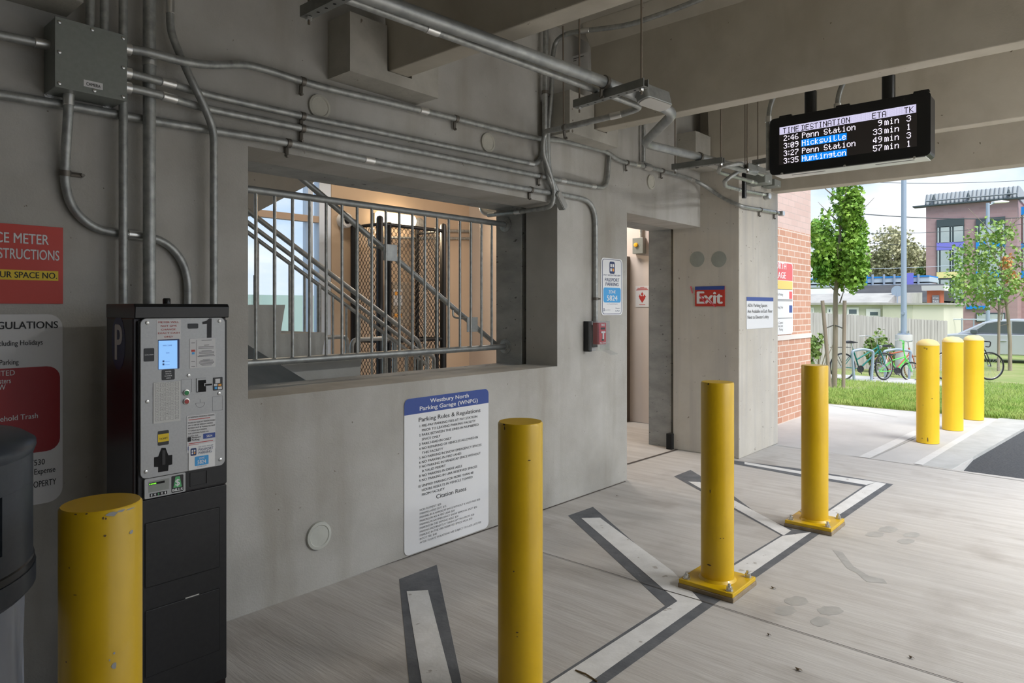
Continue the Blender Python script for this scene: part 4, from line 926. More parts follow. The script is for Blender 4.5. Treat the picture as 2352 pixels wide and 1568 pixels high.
q.lathe([(br-.04, 0), (br-.04, .03)], (bx, by, 0), 40); q.build('stand_frame', 'blackplastic', t, 40)

# ================================================================== DEPARTURE BOARD
SX = 4.80
tl, trr = onX(1790.6, 292.1, SX), onX(2104.4, 239.8, SX); bl = onX(1793.2, 375.8, SX); brp = onX(2106, 335.9, SX)
sy0, sy1 = tl.y, trr.y; sz1 = (tl.z + trr.z)/2; sz0 = (bl.z + brp.z)/2
fl, fr = onX(1768, 330, SX).y, onX(2138, 290, SX).y; ft = (onX(1775, 271, SX).z + onX(2120, 213, SX).z)/2; fb = (onX(1782, 405, SX).z + onX(2130, 353, SX).z)/2
SW, SH = fl-fr, ft-fb; dpt = .17
t = thing('departure_board', 'black hanging LED departure board listing trains', 'display', (SX, (fl+fr)/2, fb))
f = sideface(fl, fb, SX)
MB().prism(rrect(0, 0, SW, SH, .03), f.o, f.ux, f.uy, f.n, -.012, .0).build('front_frame', 'blackplastic', t, None, .002)
MB().prism(rrect(.006, .002, SW-.012, SH-.004, .028), f.o, f.ux, f.uy, f.n, -dpt, -.012).build('case', 'black', t, None, .003)
MB().box(SX+.012, SX+dpt, fr+.03, fl-.03, fb-.003, fb+.003).build('underside', 'ledbottom', t)
q = MB()
for k in range(2): q.box(SX+.06, SX+.075, fr+.10 + k*(SW-.45), fr+.32 + k*(SW-.45), fb-.0045, fb-.003)
q.build('underside_vents', 'txtgrey', t)
W_, H_ = sy0-sy1, sz1-sz0; NX, NY = 176, 54; px_, py_ = W_/NX, H_/NY
lf = sideface(sy0, sz0, SX)
q = MB(); lf.rect(q, -.004, -.004, W_+.008, H_+.008, .0008, .0008); pan = q.build('led_panel', 'led_off', t)
FONT = {'T': '1f04040404040404', 'I': '0e0404040404040e', 'M': '111b151511111111', 'E': '1f10101e1010101f', 'D': '1e0909090909091e', 'S': '0e1110100e01110e', 'N': '1119191513131111', 'A': '0e1111111f111111', 'O': '0e1111111111110e', 'K': '1112141818141211',
        'P': '1e11111e10101010', 'H': '1111111f11111111', 'e': '00000e111f10110e', 'n': '0000161911111111', 't': '08081c0808080906'.replace('090', '0906')[:16], 'a': '00000e010f11130d', 'i': '04000c040404040e', 'o': '00000e111111110e', 'c': '00000e111010110e',
        'k': '1010111214181412'[:16], 's': '00000f10100e011e', 'v': '0000111111110a04', 'l': '0c0404040404040e', 'u': '000011111111130d', 'g': '00000f110f01010e', 'm': '00001a1515151515',
        '0': '0e1113151519110e', '1': '040c04040404040e', '2': '0e11010204081 01f'.replace(' ', ''), '3': '0e1101060101110e', '4': '02060a12121f0202', '5': '1f10101e0101110e', '6': '060810101e11110e', '7': '1f01010204080808', '9': '0e11110f0101020c', ':': '00040400000404 00'.replace(' ', '')}
FONT['t'] = '0808081c08080906'; FONT['k'] = '1010121418181412'; FONT['l'] = '1010101010101006'; FONT['l'] = '0808080808080906'
def glyphs(s, cx, row, setpix):
    for ch in s:
        if ch != ' ':
            hx = FONT[ch]
            for r_ in range(8):
                bits = int(hx[r_*2:r_*2+2], 16)
                for c_ in range(5):
                    if bits >> (4-c_) & 1: setpix(cx + c_, row + r_)
        cx += 6
wp = set(); hp = set()
rows = [1, 12, 23, 34, 45]
head = set(); sh_ = lambda x, y: head.add((x, y))
glyphs('TIME', 5, rows[0]+1, sh_); glyphs('DESTINATION', 31, rows[0]+1, sh_); glyphs('ETA', 124, rows[0]+1, sh_); glyphs('TK', 162, rows[0]+1, sh_)
for y in range(0, 11):
    for x in range(NX):
        if (x, y) not in head: hp.add((x, y))
sw_ = lambda x, y: wp.add((x, y)); blue = []
for i, (tm, ds, et, tk) in enumerate((('2:46', 'Penn Station', ' 9', '3'), ('3:09', 'Hicksville', '33', '1'), ('3:27', 'Penn Station', '49', '3'), ('3:35', 'Huntington', '57', '1'))):
    y = rows[i+1] + 1; glyphs(tm[0], 6, y, sw_); glyphs(':', 11, y, sw_); glyphs(tm[2:], 16, y, sw_); glyphs(ds, 32, y, sw_); glyphs(et, 125, y, sw_); glyphs('min', 139, y, sw_); glyphs(tk, 165, y, sw_)
    if ds[0] == 'H': blue.append((31, y-1, len(ds)*6+1, 10))
def pixels(s, fill):
    q = MB()
    for x, y in s:
        if x < NX and y < NY: lf_q(q, x, y, fill)
    return q
def lf_q(q, x, y, k, lift=.0016):
    a_, b_ = (x + .5 - k/2)*px_, H_ - (y + .5 + k/2)*py_
    q.quad(lf.p(a_, b_, lift), lf.p(a_ + k*px_, b_, lift), lf.p(a_ + k*px_, b_ + k*py_, lift), lf.p(a_, b_ + k*py_, lift))
pixels(hp, .86).build('header_pixels', 'led_head', pan); pixels(wp, .92).build('text_pixels', 'led_white', pan)
q = MB()
for x0_, y0_, w_, h_ in blue:
    for x in range(x0_, x0_+w_):
        for y in range(y0_, y0_+h_):
            if (x, y) not in wp: lf_q(q, x, y, .9, .0013)
q.build('blue_highlight_pixels', 'led_blue', pan)
for u, v in ((1796, 399), (1940, 381), (2100, 362)):
    p = onX(u, v, SX); MB().lathe([(.009, 0), (.008, -.004), (.004, -.006)], p, 14, 'X').build('security_screw', 'screw', t, 40)
for k in (.06, .44, .90): MB().prism([(0, 0), (.09, 0), (.085, .014), (.005, .014)], f.p(SW*k, SH, -.03), f.ux, f.uy, f.n, 0, .02).build('top_bracket', 'black', t)
for u in (1862, 2041):
    p = onX(u, 240, SX+.08); q = MB().tube([(SX+.08, p.y, ft-.01), (SX+.08, p.y, D)], .032, 20); q.tube([(SX+.08, p.y, ft), (SX+.08, p.y, ft+.16)], .039, 20); q.build('hanging_post', 'blackplastic', t, 40)
for (us, base, lab) in ((1765, 285, ''), (1924, 232, '')):
    p = onX(us, base, SX+.10); z_ = ft + .0
    pts = [Vector((SX+.10, p.y, z_-.03 if us > 1800 else ft-.12)), Vector((SX+.10, p.y, ft+.10)), Vector((SX+.12, p.y-.06, ft+.26)), Vector((SX+.14, p.y-.14, ft+.42))]
    if us < 1800: pts.insert(0, Vector((SX+.10, p.y, ft-.34)))
    o = MB().tube(fillet(pts, .12), .017, 14).build('flexible_conduit', 'galv', t, 40)
    MB().tube([(SX+.10, p.y, ft+.01), (SX+.10, p.y, ft+.05)], .024, 14).build('connector', 'zinc', o, 40)

# boxes on the column
def cbox(label, u0, v0, u1, v1, dep, name='control_box'):
    a_, b_ = onY(u0, v0, CY-dep), onY(u1, v1, CY-dep)
    t = thing(name, label, 'box', (a_.x, CY-dep, b_.z), 'grey boxes on the column')
    MB().box(a_.x, b_.x, CY-dep, CY-.012, b_.z, a_.z).build('casing', 'boxgrey', t, None, .004)
    ff = wallface(a_.x, b_.z, CY-dep); w_, h_ = b_.x-a_.x, a_.z-b_.z
    layer(t, ff, 'cover', 'boxgrey2', lambda q: ff.rect(q, .004, .004, w_-.008, h_-.008, .003, .003, .004)); layer(t, ff, 'tag_mark', 'sticker', lambda q: ff.rect(q, w_*.5, h_*.1, w_*.2, h_*.12, .0036))
cbox('grey control box on the column nearer the departure board conduits', 1757, 385, 1773, 424, .20)
cbox('grey control box on the column, right of its twin', 1779, 410, 1793, 431, .14)
q = MB(); p = onY(1710, 430, 2.5); q.tube([onY(1709, 398, 2.5), onY(1709, 455, 2.5)], .020, 14)
tag(q.build('antenna', 'blackplastic', None, 40), 'short black antenna hanging before the column', 'antenna')
hanger('flat strut holding the antenna before the column', onY(1700, 384, 2.46), onY(1722, 380, 2.46), (.5,))

# ================================================================== STAIRWELL
YB = 7.5
mb = MB().box(5.05, 8.0, YB, YB+.2, 0, 6); struct('wall_lobby', mb, 'tan', 'tan painted wall at the back of the stairwell')
struct('wall_right', MB().box(7.55, 7.75, Y3, YB, 0, 6), 'pink', 'pale pink lobby wall seen through the doorway')
struct('ceiling_stair', MB().box(-1, 7.8, Y3, YB+.2, 5.4, 5.5), 'deck')
struct('wall_left', MB().box(-1.2, -1, Y2, YB+.2, -.3, 5.5), 'tan')
struct('wall_above', MB().box(-1.2, 7.75, Y3-.26, Y3, D, 5.5), 'tan')
# glazing
gx1 = onY(760, 600, YB).x
q = MB()
for x0_, x1_, z0_, z1_ in ((gx1-.17, gx1, 0, 5.4), (gx1-.33, gx1-.26, 0, 5.4), (2.9, 2.98, 0, 5.4), (1.0, 1.08, 0, 5.4)): q.box(x0_, x1_, YB, YB+.12, z0_, z1_)
win = struct('window_1', MB().box(-1, gx1, YB+.0, YB+.12, -.2, .06), 'mullion', 'white framed curtain wall glazing of the stairwell')
q.build('mullion', 'mullion', win); MB().box(-1, gx1-.1, YB+.01, YB+.10, 2.52, 2.60).build('transom', mat('tan_transom', (.55, .42, .32), .6), win); MB().box(-1, gx1-.05, YB+.05, YB+.056, .0, 5.4).build('pane', 'glass', win)
# window railing
RYp = 3.58; rz1, rz0 = 2.103, 1.143
t = thing('window_railing', 'galvanised railing set in the window opening', 'railing', ((WX0+WX1)/2, RYp, rz0))
for z_, nm in ((rz1, 'top_rail'), (rz0, 'bottom_rail')): MB().tube([(WX0+.0, RYp, z_), (WX1, RYp, z_)], .0215, 16).build(nm, 'galv_big', t, 40)
for k in range(19):
    x = 1.92 - .1134 + .1134*k
    if x < WX0+.03: continue
    MB().tube([(x, RYp, rz0), (x, RYp, rz1)], .0095, 10).build('baluster', 'galv', t, 40)
for z_ in (rz1, rz0): MB().lathe([(.058, WX1-.001), (.058, WX1-.008), (.03, WX1-.012), (.03, WX1-.02)], (0, RYp, z_), 24, 'X').build('flange', 'galv', t, 40)
for u, v in ((897, 580), (1085, 745)):
    p = onY(u, v, RYp+.005); MB().box(p.x-.055, p.x+.055, RYp+.002, RYp+.010, p.z-.055, p.z+.055).build('handrail_plate', 'galv_big', t, None, .002)
# near flight of stairs
t = thing('staircase', 'cast concrete stair flight behind the window opening', 'stairs', (4.6, 4.3, 0))
run, rise = .283, .1755; nx, nz = 2.205, 1.466; prof = []
k0 = -5
def under(x): return nz - .38 - rise/run*(x - nx)
fl = MB()
for k in range(k0, 9):
    xa, xb, z = nx + run*(k-1) - .03, nx + run*k - .03, nz - rise*k
    if z <= .02: break
    fl.prism([(xa, max(under(xa), 0)), (xb, max(under(xb), 0)), (xb, max(z-rise, 0)), (xb+.03, z), (xa, z)], (0, 0, 0), (1, 0, 0), (0, 0, 1), (0, -1, 0), -4.95, -3.76)
fl.build('flight', 'stair', t)
xl, zl = nx + run*k0, nz - rise*k0
MB().box(-.98, xl, 3.70, 7.4, zl-.25, zl).build('landing', 'stair', t)
sl = .6185
def hz(x): return 2.224 - sl*(x - 2.30)
t2 = thing('handrail', 'diagonal pipe handrail bracketed to the window railing', 'handrail', (3.2, 3.70, 1.6))
MB().tube([(1.3, 3.70, hz(1.3)), (4.10, 3.70, hz(4.10)), (4.35, 3.70, hz(4.10))], .020, 14).build('rail', 'galv_big', t2, 40)
for u, v in ((897, 580), (1085, 745)):
    p = onY(u, v, RYp+.005); x = p.x - .09; MB().tube(fillet([(x, 3.70, hz(x)-.015), (x, 3.70, hz(x)-.075), (x+.06, 3.60, hz(x)-.085)], .04), .007, 8).build('bracket', 'galv', t2, 40)
GY = 4.93
def gz(x): return 2.195 - sl*(x - 2.563)
t3 = thing('stair_guard', 'galvanised stair guard with paired rails and balusters on the far side of the flight', 'railing', (3.3, GY, 1.2))
MB().tube(fillet([(1.0, GY, gz(1.0)), (4.28, GY, gz(4.28)), (4.31, GY, gz(4.28)-.10), (4.31, GY, .05)], .05), .021, 14).build('top_rail', 'galv_big', t3, 40)
MB().tube(fillet([(1.0, GY-.02, gz(1.0)-.10), (4.32, GY-.02, gz(4.32)-.10), (4.46, GY-.02, gz(4.32)-.12), (4.46, GY-.02, gz(4.32)-.35)], .05), .018, 14).build('middle_rail', 'galv_big', t3, 40)
MB().tube([(1.0, GY, gz(1.0)-.165), (4.40, GY, gz(4.40)-.165)], .016, 14).build('lower_rail', 'galv_big', t3, 40)
for k in range(19):
    x = 1.85 + .135*k
    if x > 4.4: break
    tread = nz - rise*math.ceil((x - nx)/run); MB().tube([(x, GY, max(tread, 0) - .01), (x, GY, gz(x)-.165)], .010 if k % 5 else .02, 10).build('baluster', 'galv', t3, 40)
# far flight going up
MB().prism([(2.0, 1.77), (6.4, 4.41), (6.4, 5.3), (2.0, 2.9)], (0, 0, 0), (1, 0, 0), (0, 0, 1), (0, -1, 0), -6.2, -5.05).build('upper_flight', 'stair', t)
# low guard rails on the lobby floor
t4 = thing('lobby_rail', 'low bent pipe rail at the foot of the stairs, left piece', 'railing', onY(770, 790, 6.0), 'bent pipe rails in the lobby')
a_, b_ = onY(735, 775, 5.7), onY(797, 777, 5.7); MB().tube(fillet([(a_.x-.6, 5.7, a_.z), (b_.x, 5.7, a_.z), (b_.x, 5.7, a_.z-.20), (a_.x-.6, 5.7, a_.z-.20)], .06), .022, 12).build('rail', 'galv_big', t4, 40)
MB().tube([(a_.x-.3, 5.7, 0), (a_.x-.3, 5.7, a_.z)], .02, 10).build('post', 'galv_big', t4, 40)
t5 = thing('lobby_rail', 'low bent pipe rail before the black mesh cage', 'railing', onY(860, 790, 5.7), 'bent pipe rails in the lobby')
a_, b_ = onY(808, 780, 5.6), onY(905, 784, 5.6); MB().tube(fillet([(a_.x, 5.6, 0), (a_.x, 5.6, a_.z), (b_.x, 5.6, a_.z), (b_.x, 5.6, 0)], .07), .022, 12).build('rail', 'galv_big', t5, 40)
a_, b_ = onY(925, 815, 5.4), onY(975, 818, 5.4); MB().tube(fillet([(a_.x-.3, 5.4, a_.z), (b_.x+.04, 5.4, a_.z), (b_.x+.04, 5.4, 0)], .06), .022, 12).build('lower_rail', 'galv_big', t5, 40)
for k in range(4): MB().tube([(a_.x-.2 + .12*k, 5.4, 0), (a_.x-.2 + .12*k, 5.4, a_.z)], .011, 8).build('baluster', 'galv', t5, 40)
# black mesh cage
ex0, ex1, ey0, ey1, ez = 5.36, 6.42, 6.88, 7.42, 2.56
t = thing('mesh_cage', 'black chain-link cage against the tan wall', 'cage', ((ex0+ex1)/2, ey0, 0))
posts = [(ex0-.02, ey0, .045), (ex0-.02, ey1, .045), (ex1, ey0, .045), (ex1, ey1, .03)]
for x, y, r_ in posts: MB().lathe([(r_, 0), (r_, ez), (r_*.8, ez+.03), (.002, ez+.045)], (x, y, 0), 20).build('post', 'chainblack', t, 40)
q = MB(); 
for z_ in (.08, 1.02, ez-.06): q.tube([(ex0, ey0, z_), (ex1, ey0, z_)], .024, 10); q.tube([(ex1, ey0, z_), (ex1, ey1, z_)], .022, 10); q.tube([(ex0, ey0, z_), (ex0, ey1, z_)], .022, 10)
for x in (ex0+.13, ex1-.12): q.tube([(x, ey0, .05), (x, ey0, ez-.03)], .028, 10)
q.build('frame', 'chainblack', t, 40)
def lattice(o, ux, L, H, step, r_):
    q = MB(); o, ux = Vector(o), Vector(ux); k = 1.35
    n = int((L + H/k)/step) + 2
    for i in range(-int(H/k/step)-1, int(L/step)+2):
        for sgn in (1, -1):
            c_ = i*step if sgn == 1 else L - i*step
            pts = []
            for j in range(2):
                pass
            x0_, z0_, x1_, z1_ = c_, 0.0, c_ + sgn*H/k, H
            if x1_ != x0_:
                for lim in (0, L):
                    pass
                t0_, t1_ = 0.0, 1.0; dx = x1_-x0_
                lo, hi = sorted(((0-x0_)/dx, (L-x0_)/dx)); t0_, t1_ = max(t0_, lo), min(t1_, hi)
                if t1_-t0_ > .004: q.tube([o + ux*(x0_+dx*t0_) + UP*(H*t0_), o + ux*(x0_+dx*t1_) + UP*(H*t1_)], r_, 3, caps=False)
    return q
lattice((ex0+.13, ey0, .1), (1, 0, 0), ex1-.12-ex0-.13, ez-.18, .066, .0042).build('chain_link', 'chainblack', t)
lattice((ex1, ey0, .1), (0, 1, 0), ey1-ey0, ez-.18, .066, .0042).build('chain_link', 'chainblack', t)
lattice((ex0, ey0, .1), (0, 1, 0), ey1-ey0, ez-.18, .066, .0042).build('chain_link', 'chainblack', t)
# equipment panel in the cage
p = onY(895, 690, YB); t = thing('electrical_panel', 'grey electrical panel with orange labels inside the cage', 'panel', (p.x, YB-.1, p.z-.3))
MB().box(p.x-.08, p.x+.22, YB-.16, YB-.01, p.z-.35, p.z+.25).build('casing', mat('panel_casing', (.40, .33, .25), .5), t, None, .004)
fp = wallface(p.x-.08, p.z-.35, YB-.16); layer(t, fp, 'white_label', 'sticker', lambda q: fp.rect(q, .02, .28, .15, .22, .002)); layer(t, fp, 'orange_label', 'orange', lambda q: (fp.rect(q, .04, .42, .11, .05, .003), fp.rect(q, .03, .12, .13, .05, .003)))
# wall lamp
a_, b_ = onY(866, 487, YB-.12), onY(953, 520, YB-.12); t = thing('wall_lamp', 'glowing oblong wall lamp on the tan wall above the cage', 'lamp', ((a_.x+b_.x)/2, YB, b_.z))
MB().box(a_.x+.02, b_.x-.02, YB-.04, YB-.002, b_.z-.02, a_.z).build('back_plate', 'boxgrey2', t)
MB().tube(fillet([(a_.x+.03, YB-.10, (a_.z+b_.z)/2), (b_.x-.03, YB-.10, (a_.z+b_.z)/2)], .01), .085, 20).build('diffuser', 'lampglow', t, 60)
lamp('wall_lamp_light', 'AREA', ((a_.x+b_.x)/2, YB-.22, (a_.z+b_.z)/2), 26, (1, .74, .46), .5, .14, (0, -1, -.15))
lamp('stair_fill_light', 'AREA', (4.2, 5.9, 5.3), 30, (1, .84, .66), 1.0, .3, (.2, .25, -1))  # unseen fill light for the stairwell, no fixture built for it
lamp('lobby_fill_light', 'AREA', (6.8, 5.0, 3.3), 22, (1, .93, .88), .6, .6, (0, 0, -1))  # unseen fill light that lifts the lobby behind the doorway
# white dome camera on wall edge
p = onY(793, 506, YB-.05); t = thing('dome_camera', 'white dome camera on the tan wall beside the glazing', 'camera', p)
MB().lathe([(.10, .05), (.10, -.03), (.085, -.05), (.07, -.05)], p, 24, 'Y').build('housing', 'white', t, 40); MB().lathe([(.05, -.05), (.04, -.08), (.01, -.095)], p, 16, 'Y').build('lens', 'blackplastic', t, 60)
# conduits and boxes on tan wall
conduit('upper horizontal conduit on the tan stairwell wall', [onY(990, 530, YB-.04), onY(1100, 531, YB-.04)], .022, group='lobby conduits')
conduit('lower horizontal conduit on the tan stairwell wall', fillet([onY(880, 546, YB-.04), onY(1112, 548, YB-.04), onY(1116, 530, YB-.04)], .06), .02, group='lobby conduits')
for u, v, lab in ((960, 514, 'small round conduit box above the cage'), (1098, 529, 'small conduit box at the right end of the lobby conduits')):
    p = onY(u, v, YB-.03); t = thing('outlet_box', lab, 'box', p, 'lobby outlet boxes'); MB().lathe([(.085, .03), (.085, -.04), (.07, -.045), (.002, -.045)], p, 20, 'Y').build('casing', 'galv', t, 40)
# bright pipe at inner end of window opening
p = onY(1108, 488, 3.95); q = MB().tube(fillet([(p.x, 3.95, p.z+.16), (p.x, 3.95, p.z), (p.x+.1, 3.80, p.z-.01)], .05), .028, 12)
tag(q.build('pipe_elbow', 'zinc', None, 40), 'bright pipe elbow above the right end of the railing', 'pipe')

# door side things in the lobby
p = onX(1472, 565, 7.55); t = thing('pull_switch', 'small grey box with amber button on the lobby wall', 'switch', p)
MB().box(7.47, 7.55, p.y-.075, p.y+.075, p.z-.10, p.z+.10).build('casing', 'boxgrey', t, None, .004); MB().lathe([(.028, 7.47), (.025, 7.45), (.003, 7.445)], (0, p.y+.02, p.z+.01), 16, 'X').build('button', 'amber', t, 40)
MB().tube([(7.52, p.y-.02, p.z+.08), (7.52, p.y-.02, p.z+.6)], .022, 10).build('conduit', 'galv', t, 40)
a_, b_ = onX(1460, 657, 7.549), onX(1491, 705, 7.549); f = sideface(a_.y, b_.z, 7.549); w, h = a_.y-b_.y, a_.z-b_.z
t, f = plate('fire_notice', 'small white notice with red flame emblem seen through the doorway', f, w, h, 0, 'sticker', .003)
def em(q):
    for cx_, cy_, s_ in ((.5, .62, .11), (.33, .50, .11), (.67, .50, .11)): f.shape(q, [(w*(cx_ + s_*x), h*(cy_ + s_*.9*y)) for x, y in ((0, -1), (.9, 0), (.3, .5), (0, 1.2), (-.4, .5), (-.9, 0))], .0036)
    f.shape(q, [(w*.5, h*.2), (w*.72, h*.42), (w*.5, h*.55), (w*.28, h*.42)], .0034)
    for y_, ww in ((.93, .3), (.88, .7), (.84, .8), (.80, .9), (.11, .45)): f.rect(q, w*(.5-ww/2), h*y_, w*ww, h*.025, .0036)
layer(t, f, 'print', 'txtred', em)
a_ = onX(1493, 550, 7.549); tag(MB().box(7.535, 7.55, a_.y-.03, a_.y+.01, a_.z-.11, a_.z+.10).build('exit_marker', 'txtred'), 'narrow red marker on the lobby wall at the door edge', 'marker')
struct('door_1', MB().box(7.44, 7.55, onX(1442, 700, 7.5).y, onX(1442, 700, 7.5).y+.9, 0, 2.1), mat('door_bronze', (.12, .09, .07), .5), 'dark door edge inside the lobby')

# ================================================================== OUTDOORS
# sidewalk, curb, lawn, asphalt
struct('ground', MB().box(-40, 160, -60, 120, -1.4, -.62), 'lot')
struct('sidewalk', MB().box(7.2, 10.9, 1.0, 8, -.3, -.004), 'walk', 'pale concrete sidewalk outside the garage')
struct('curb', MB().prism([(7.2, 1.30), (10.9, 1.10), (12.6, .62), (15.2, -.95), (15, -1.35), (12.5, .12), (10.9, .70), (10.1, .79), (7.2, 1.07)][::-1], (0, 0, 0), (1, 0, 0), (0, 1, 0), (0, 0, 1), -.3, .002), 'pier', 'pale curb beside the asphalt')
jt2 = MB(); 
strip(jt2, [onZ(1787, 1022), onZ(1996, 1053), onZ(2182, 1080), onZ(2352, 1105), onZ(2352, 1105) + Vector((0, -2, 0))], .012, .004)
strip(jt2, [onZ(1996, 1052), onZ(2105, 1003)], .03, .001); strip(jt2, [onZ(2060, 957), onZ(1905, 930)], .01, .001)
struct('sidewalk_joint', jt2, 'stain', 'dark joint along the sidewalk edge')
ws = MB()
strip(ws, [onZ(1985, 1050), onZ(2110, 990)], .10, .0012); strip(ws, [onZ(2115, 1067), onZ(2290, 962)], .12, .0012)
struct('sidewalk_stripe', ws, mat('stripe_pale', (.60, .59, .57), .8, color2=(.66, .65, .63), scale=6), 'white painted lines on the sidewalk')
struct('street', MB().prism([(7.2, 1.12), (7.2, -10), (18, -10), (15, -1.2), (12.5, .16), (10.9, .74), (10.2, .82)], (0, 0, 0), (1, 0, 0), (0, 1, 0), (0, 0, 1), -.4, -.03), 'asphalt', 'dark asphalt drive right of the curb')
def gnd(x): return 0.0 if x < 10.9 else -.042*(x-10.9) if x < 21.5 else -.445
q = MB(); xs = [10.9, 13, 16, 19, 22, 25, 40, 70]; ysA = -12.0
vs = []; fs = []
for x in xs:
    yl = .75 if x < 12.3 else (.45 if x < 14 else -6)
    yl = {10.9: .78, 13: -.1, 16: -2.0, 19: -8}.get(x, -12)
    vs += [(x, yl, gnd(x)), (x, 30, gnd(x))]
for i in range(len(xs)-1): fs.append((2*i, 2*i+2, 2*i+3, 2*i+1))
lawn = struct('lawn', MB().add(vs, fs), 'soil', 'green lawn beyond the sidewalk')
q = MB(); wq = onZ
bpz = lambda x: gnd(x) + .006
for (x0_, x1_) in ((17.4, 20.2),):
    q.add([(x0_, 2.6, bpz(x0_)), (x1_, 2.6, bpz(x1_)), (x1_, 8, bpz(x1_)), (x0_, 8, bpz(x0_))], [(0, 1, 2, 3)])
struct('path', q, 'walk', 'concrete pad under the bicycles')
# grass blades: nobody could count them
gv, gfc = [], []
def blade(x, y, h_, w_):
    a_ = random.uniform(0, 6.28); dx, dy = math.cos(a_)*w_, math.sin(a_)*w_; b_ = random.uniform(0, 6.28); lx_, ly_ = math.cos(b_)*h_*.45, math.sin(b_)*h_*.45; z = gnd(x); k = len(gv)
    gv.extend([(x-dx, y-dy, z-.01), (x+dx, y+dy, z-.01), (x+lx_*.4, y+ly_*.4, z+h_*.65), (x+lx_, y+ly_, z+h_)]); gfc.extend([(k, k+1, k+2), (k+2, k+1, k+3)])
for _ in range(64000):
    x = 10.95 + 13*random.random()**1.6*.72; ymin = .78 - (x-10.9)*.33; y = random.uniform(max(ymin, -2.2), 6.5)
    if 17.4 < x < 20.2 and y > 2.6 : continue
    if (x-14.2)**2/1.1 + (y-3.9)**2/.4 < .5: 
        if random.random() < .7: continue
    blade(x, y, random.uniform(.03, .095)*(1 if x < 14 else .75), .0042)
tag(MB().add(gv, gfc).build('grass', 'blade'), 'short green grass on the lawn', 'grass', kind='stuff')

# brick wall with sign
bx1 = onY(1862, 900, 3.1).x
struct('wall_brick', MB().box(7.26, bx1, 3.1, 3.36, -.3, 2.45).box(7.8, bx1, 3.36, 7.4, -.3, 2.45), 'brick', 'salmon brick wall outside the garage')
struct('wall_brick_upper', MB().box(7.26, bx1, 3.1, 3.36, 2.45, 6.5).box(7.8, bx1, 3.36, 7.4, 2.45, 6.5), 'brickpink', 'pink brick upper wall outside the garage')
zb_ = onY(1825, 772, 3.1).z; struct('trim_2', MB().box(7.26, bx1+.01, 3.09, 3.2, zb_-.035, zb_+.025), 'band', 'pale stone band in the brick wall')
struct('trim_3', MB().box(CXb, CXb+.06, CY+.05, CY+.10, onY(1787, 615, CY).z, 2.9), 'bluefilm', 'light blue flashing beside the column')
a_, b_ = onY(1720, 600, 3.095), onY(1820, 766, 3.095); zt_ = onY(1815, 604, 3.095).z; f = wallface(a_.x, b_.z, 3.095); w, h = b_.x-a_.x, zt_-b_.z; xr = lambda u: onY(u, 680, 3.095).x - a_.x; zy = lambda v, u=1805: onY(u, v, 3.095).z - b_.z
t, f = plate('garage_entrance_sign', 'red yellow and white garage sign on the brick, half hidden by the column', f, w, h, .05, 'signwhite', .006)
layer(t, f, 'red_header', mat('faded_red', (.72, .13, .14), .5), lambda q: q.prism([(.012, zy(644)), (w-.012, zy(644))] + [p for p in rrect(.012, .012, w-.024, h-.024, .045) if p[1] > zy(640)], f.o, f.ux, f.uy, f.n, .006, .0066))
layer(t, f, 'yellow_band', mat('faded_yellow', (.82, .62, .18), .5), lambda q: f.rect(q, .012, zy(664), w-.024, zy(645)-zy(664), .0066))
layer(t, f, 'header_lettering', 'txtwhite', lambda q: (f.text(q, 'NORTH', xr(1804.5), zy(619), zy(605)-zy(619), xr(1804.5)-xr(1773), 'R', .0074, .02), f.text(q, 'GARAGE', xr(1803.5), zy(640), zy(626)-zy(640), xr(1803.5)-xr(1766), 'R', .0074, .02)))
layer(t, f, 'red_mark', mat('faded_red_mark', (.78, .12, .13), .5), lambda q: f.rect(q, xr(1811.5), zy(686), xr(1818.5)-xr(1811.5), zy(669)-zy(686), .0068)); layer(t, f, 'blue_mark', 'navy', lambda q: f.rect(q, xr(1811.5), zy(718), xr(1818.5)-xr(1811.5), zy(701)-zy(718), .0068))
def l7(q):
    for v in (665.5, 689, 691.5, 731): f.rect(q, .02, zy(v), w-.04, .008, .0068)
    for s, v in (('No Overnight Parking', 679), ('Permit Parking Only', 708), ('Village Control', 743), ('Time Limit', 750), ('Parking', 758)): f.text(q, s, xr(1797), zy(v), .03, None, 'R', .007)
layer(t, f, 'lettering', 'txtgrey', l7)

# outer bollards
for (u, vb, vt, lab) in ((2131, 1021, 790, 'outdoor yellow bollard nearest the garage, rust mark near its foot'), (2188, 991, 783, 'middle one of the three outdoor yellow bollards'), (2236.5, 967, 779, 'outdoor yellow bollard farthest from the garage')):
    p = onZ(u, vb-2); 
    r_ = {2131: .108, 2188: .109, 2236.5: .112}[u]
    p = p + Vector((p.x, p.y, 0)).normalized()*r_
    d_ = (p - C0).dot(FW); zt_ = EYE - (vt - HY)/F*d_
    t = thing('bollard', lab, 'bollard', (p.x, p.y, 0), 'yellow bollards outdoors')
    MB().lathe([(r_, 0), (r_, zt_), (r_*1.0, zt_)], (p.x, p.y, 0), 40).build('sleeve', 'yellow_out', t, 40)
    MB().lathe([(r_*1.015, zt_-.012), (r_*1.015, zt_), (r_*.86, zt_+.028), (r_*.55, zt_+.048), (.003, zt_+.056)], (p.x, p.y, 0), 40).build('dome_cap', 'yellow_cap', t, 60)
    if u == 2131: chips(t, p.x, p.y, r_+.001, ((2124, 799, .012, .006), (2129, 801, .006, .012), (2131, 1010, .006, .028), (2118, 1006, .006, .006), (2141, 915, .006, .005), (2120, 930, .005, .004)), 'rust', 'rust_fleck')

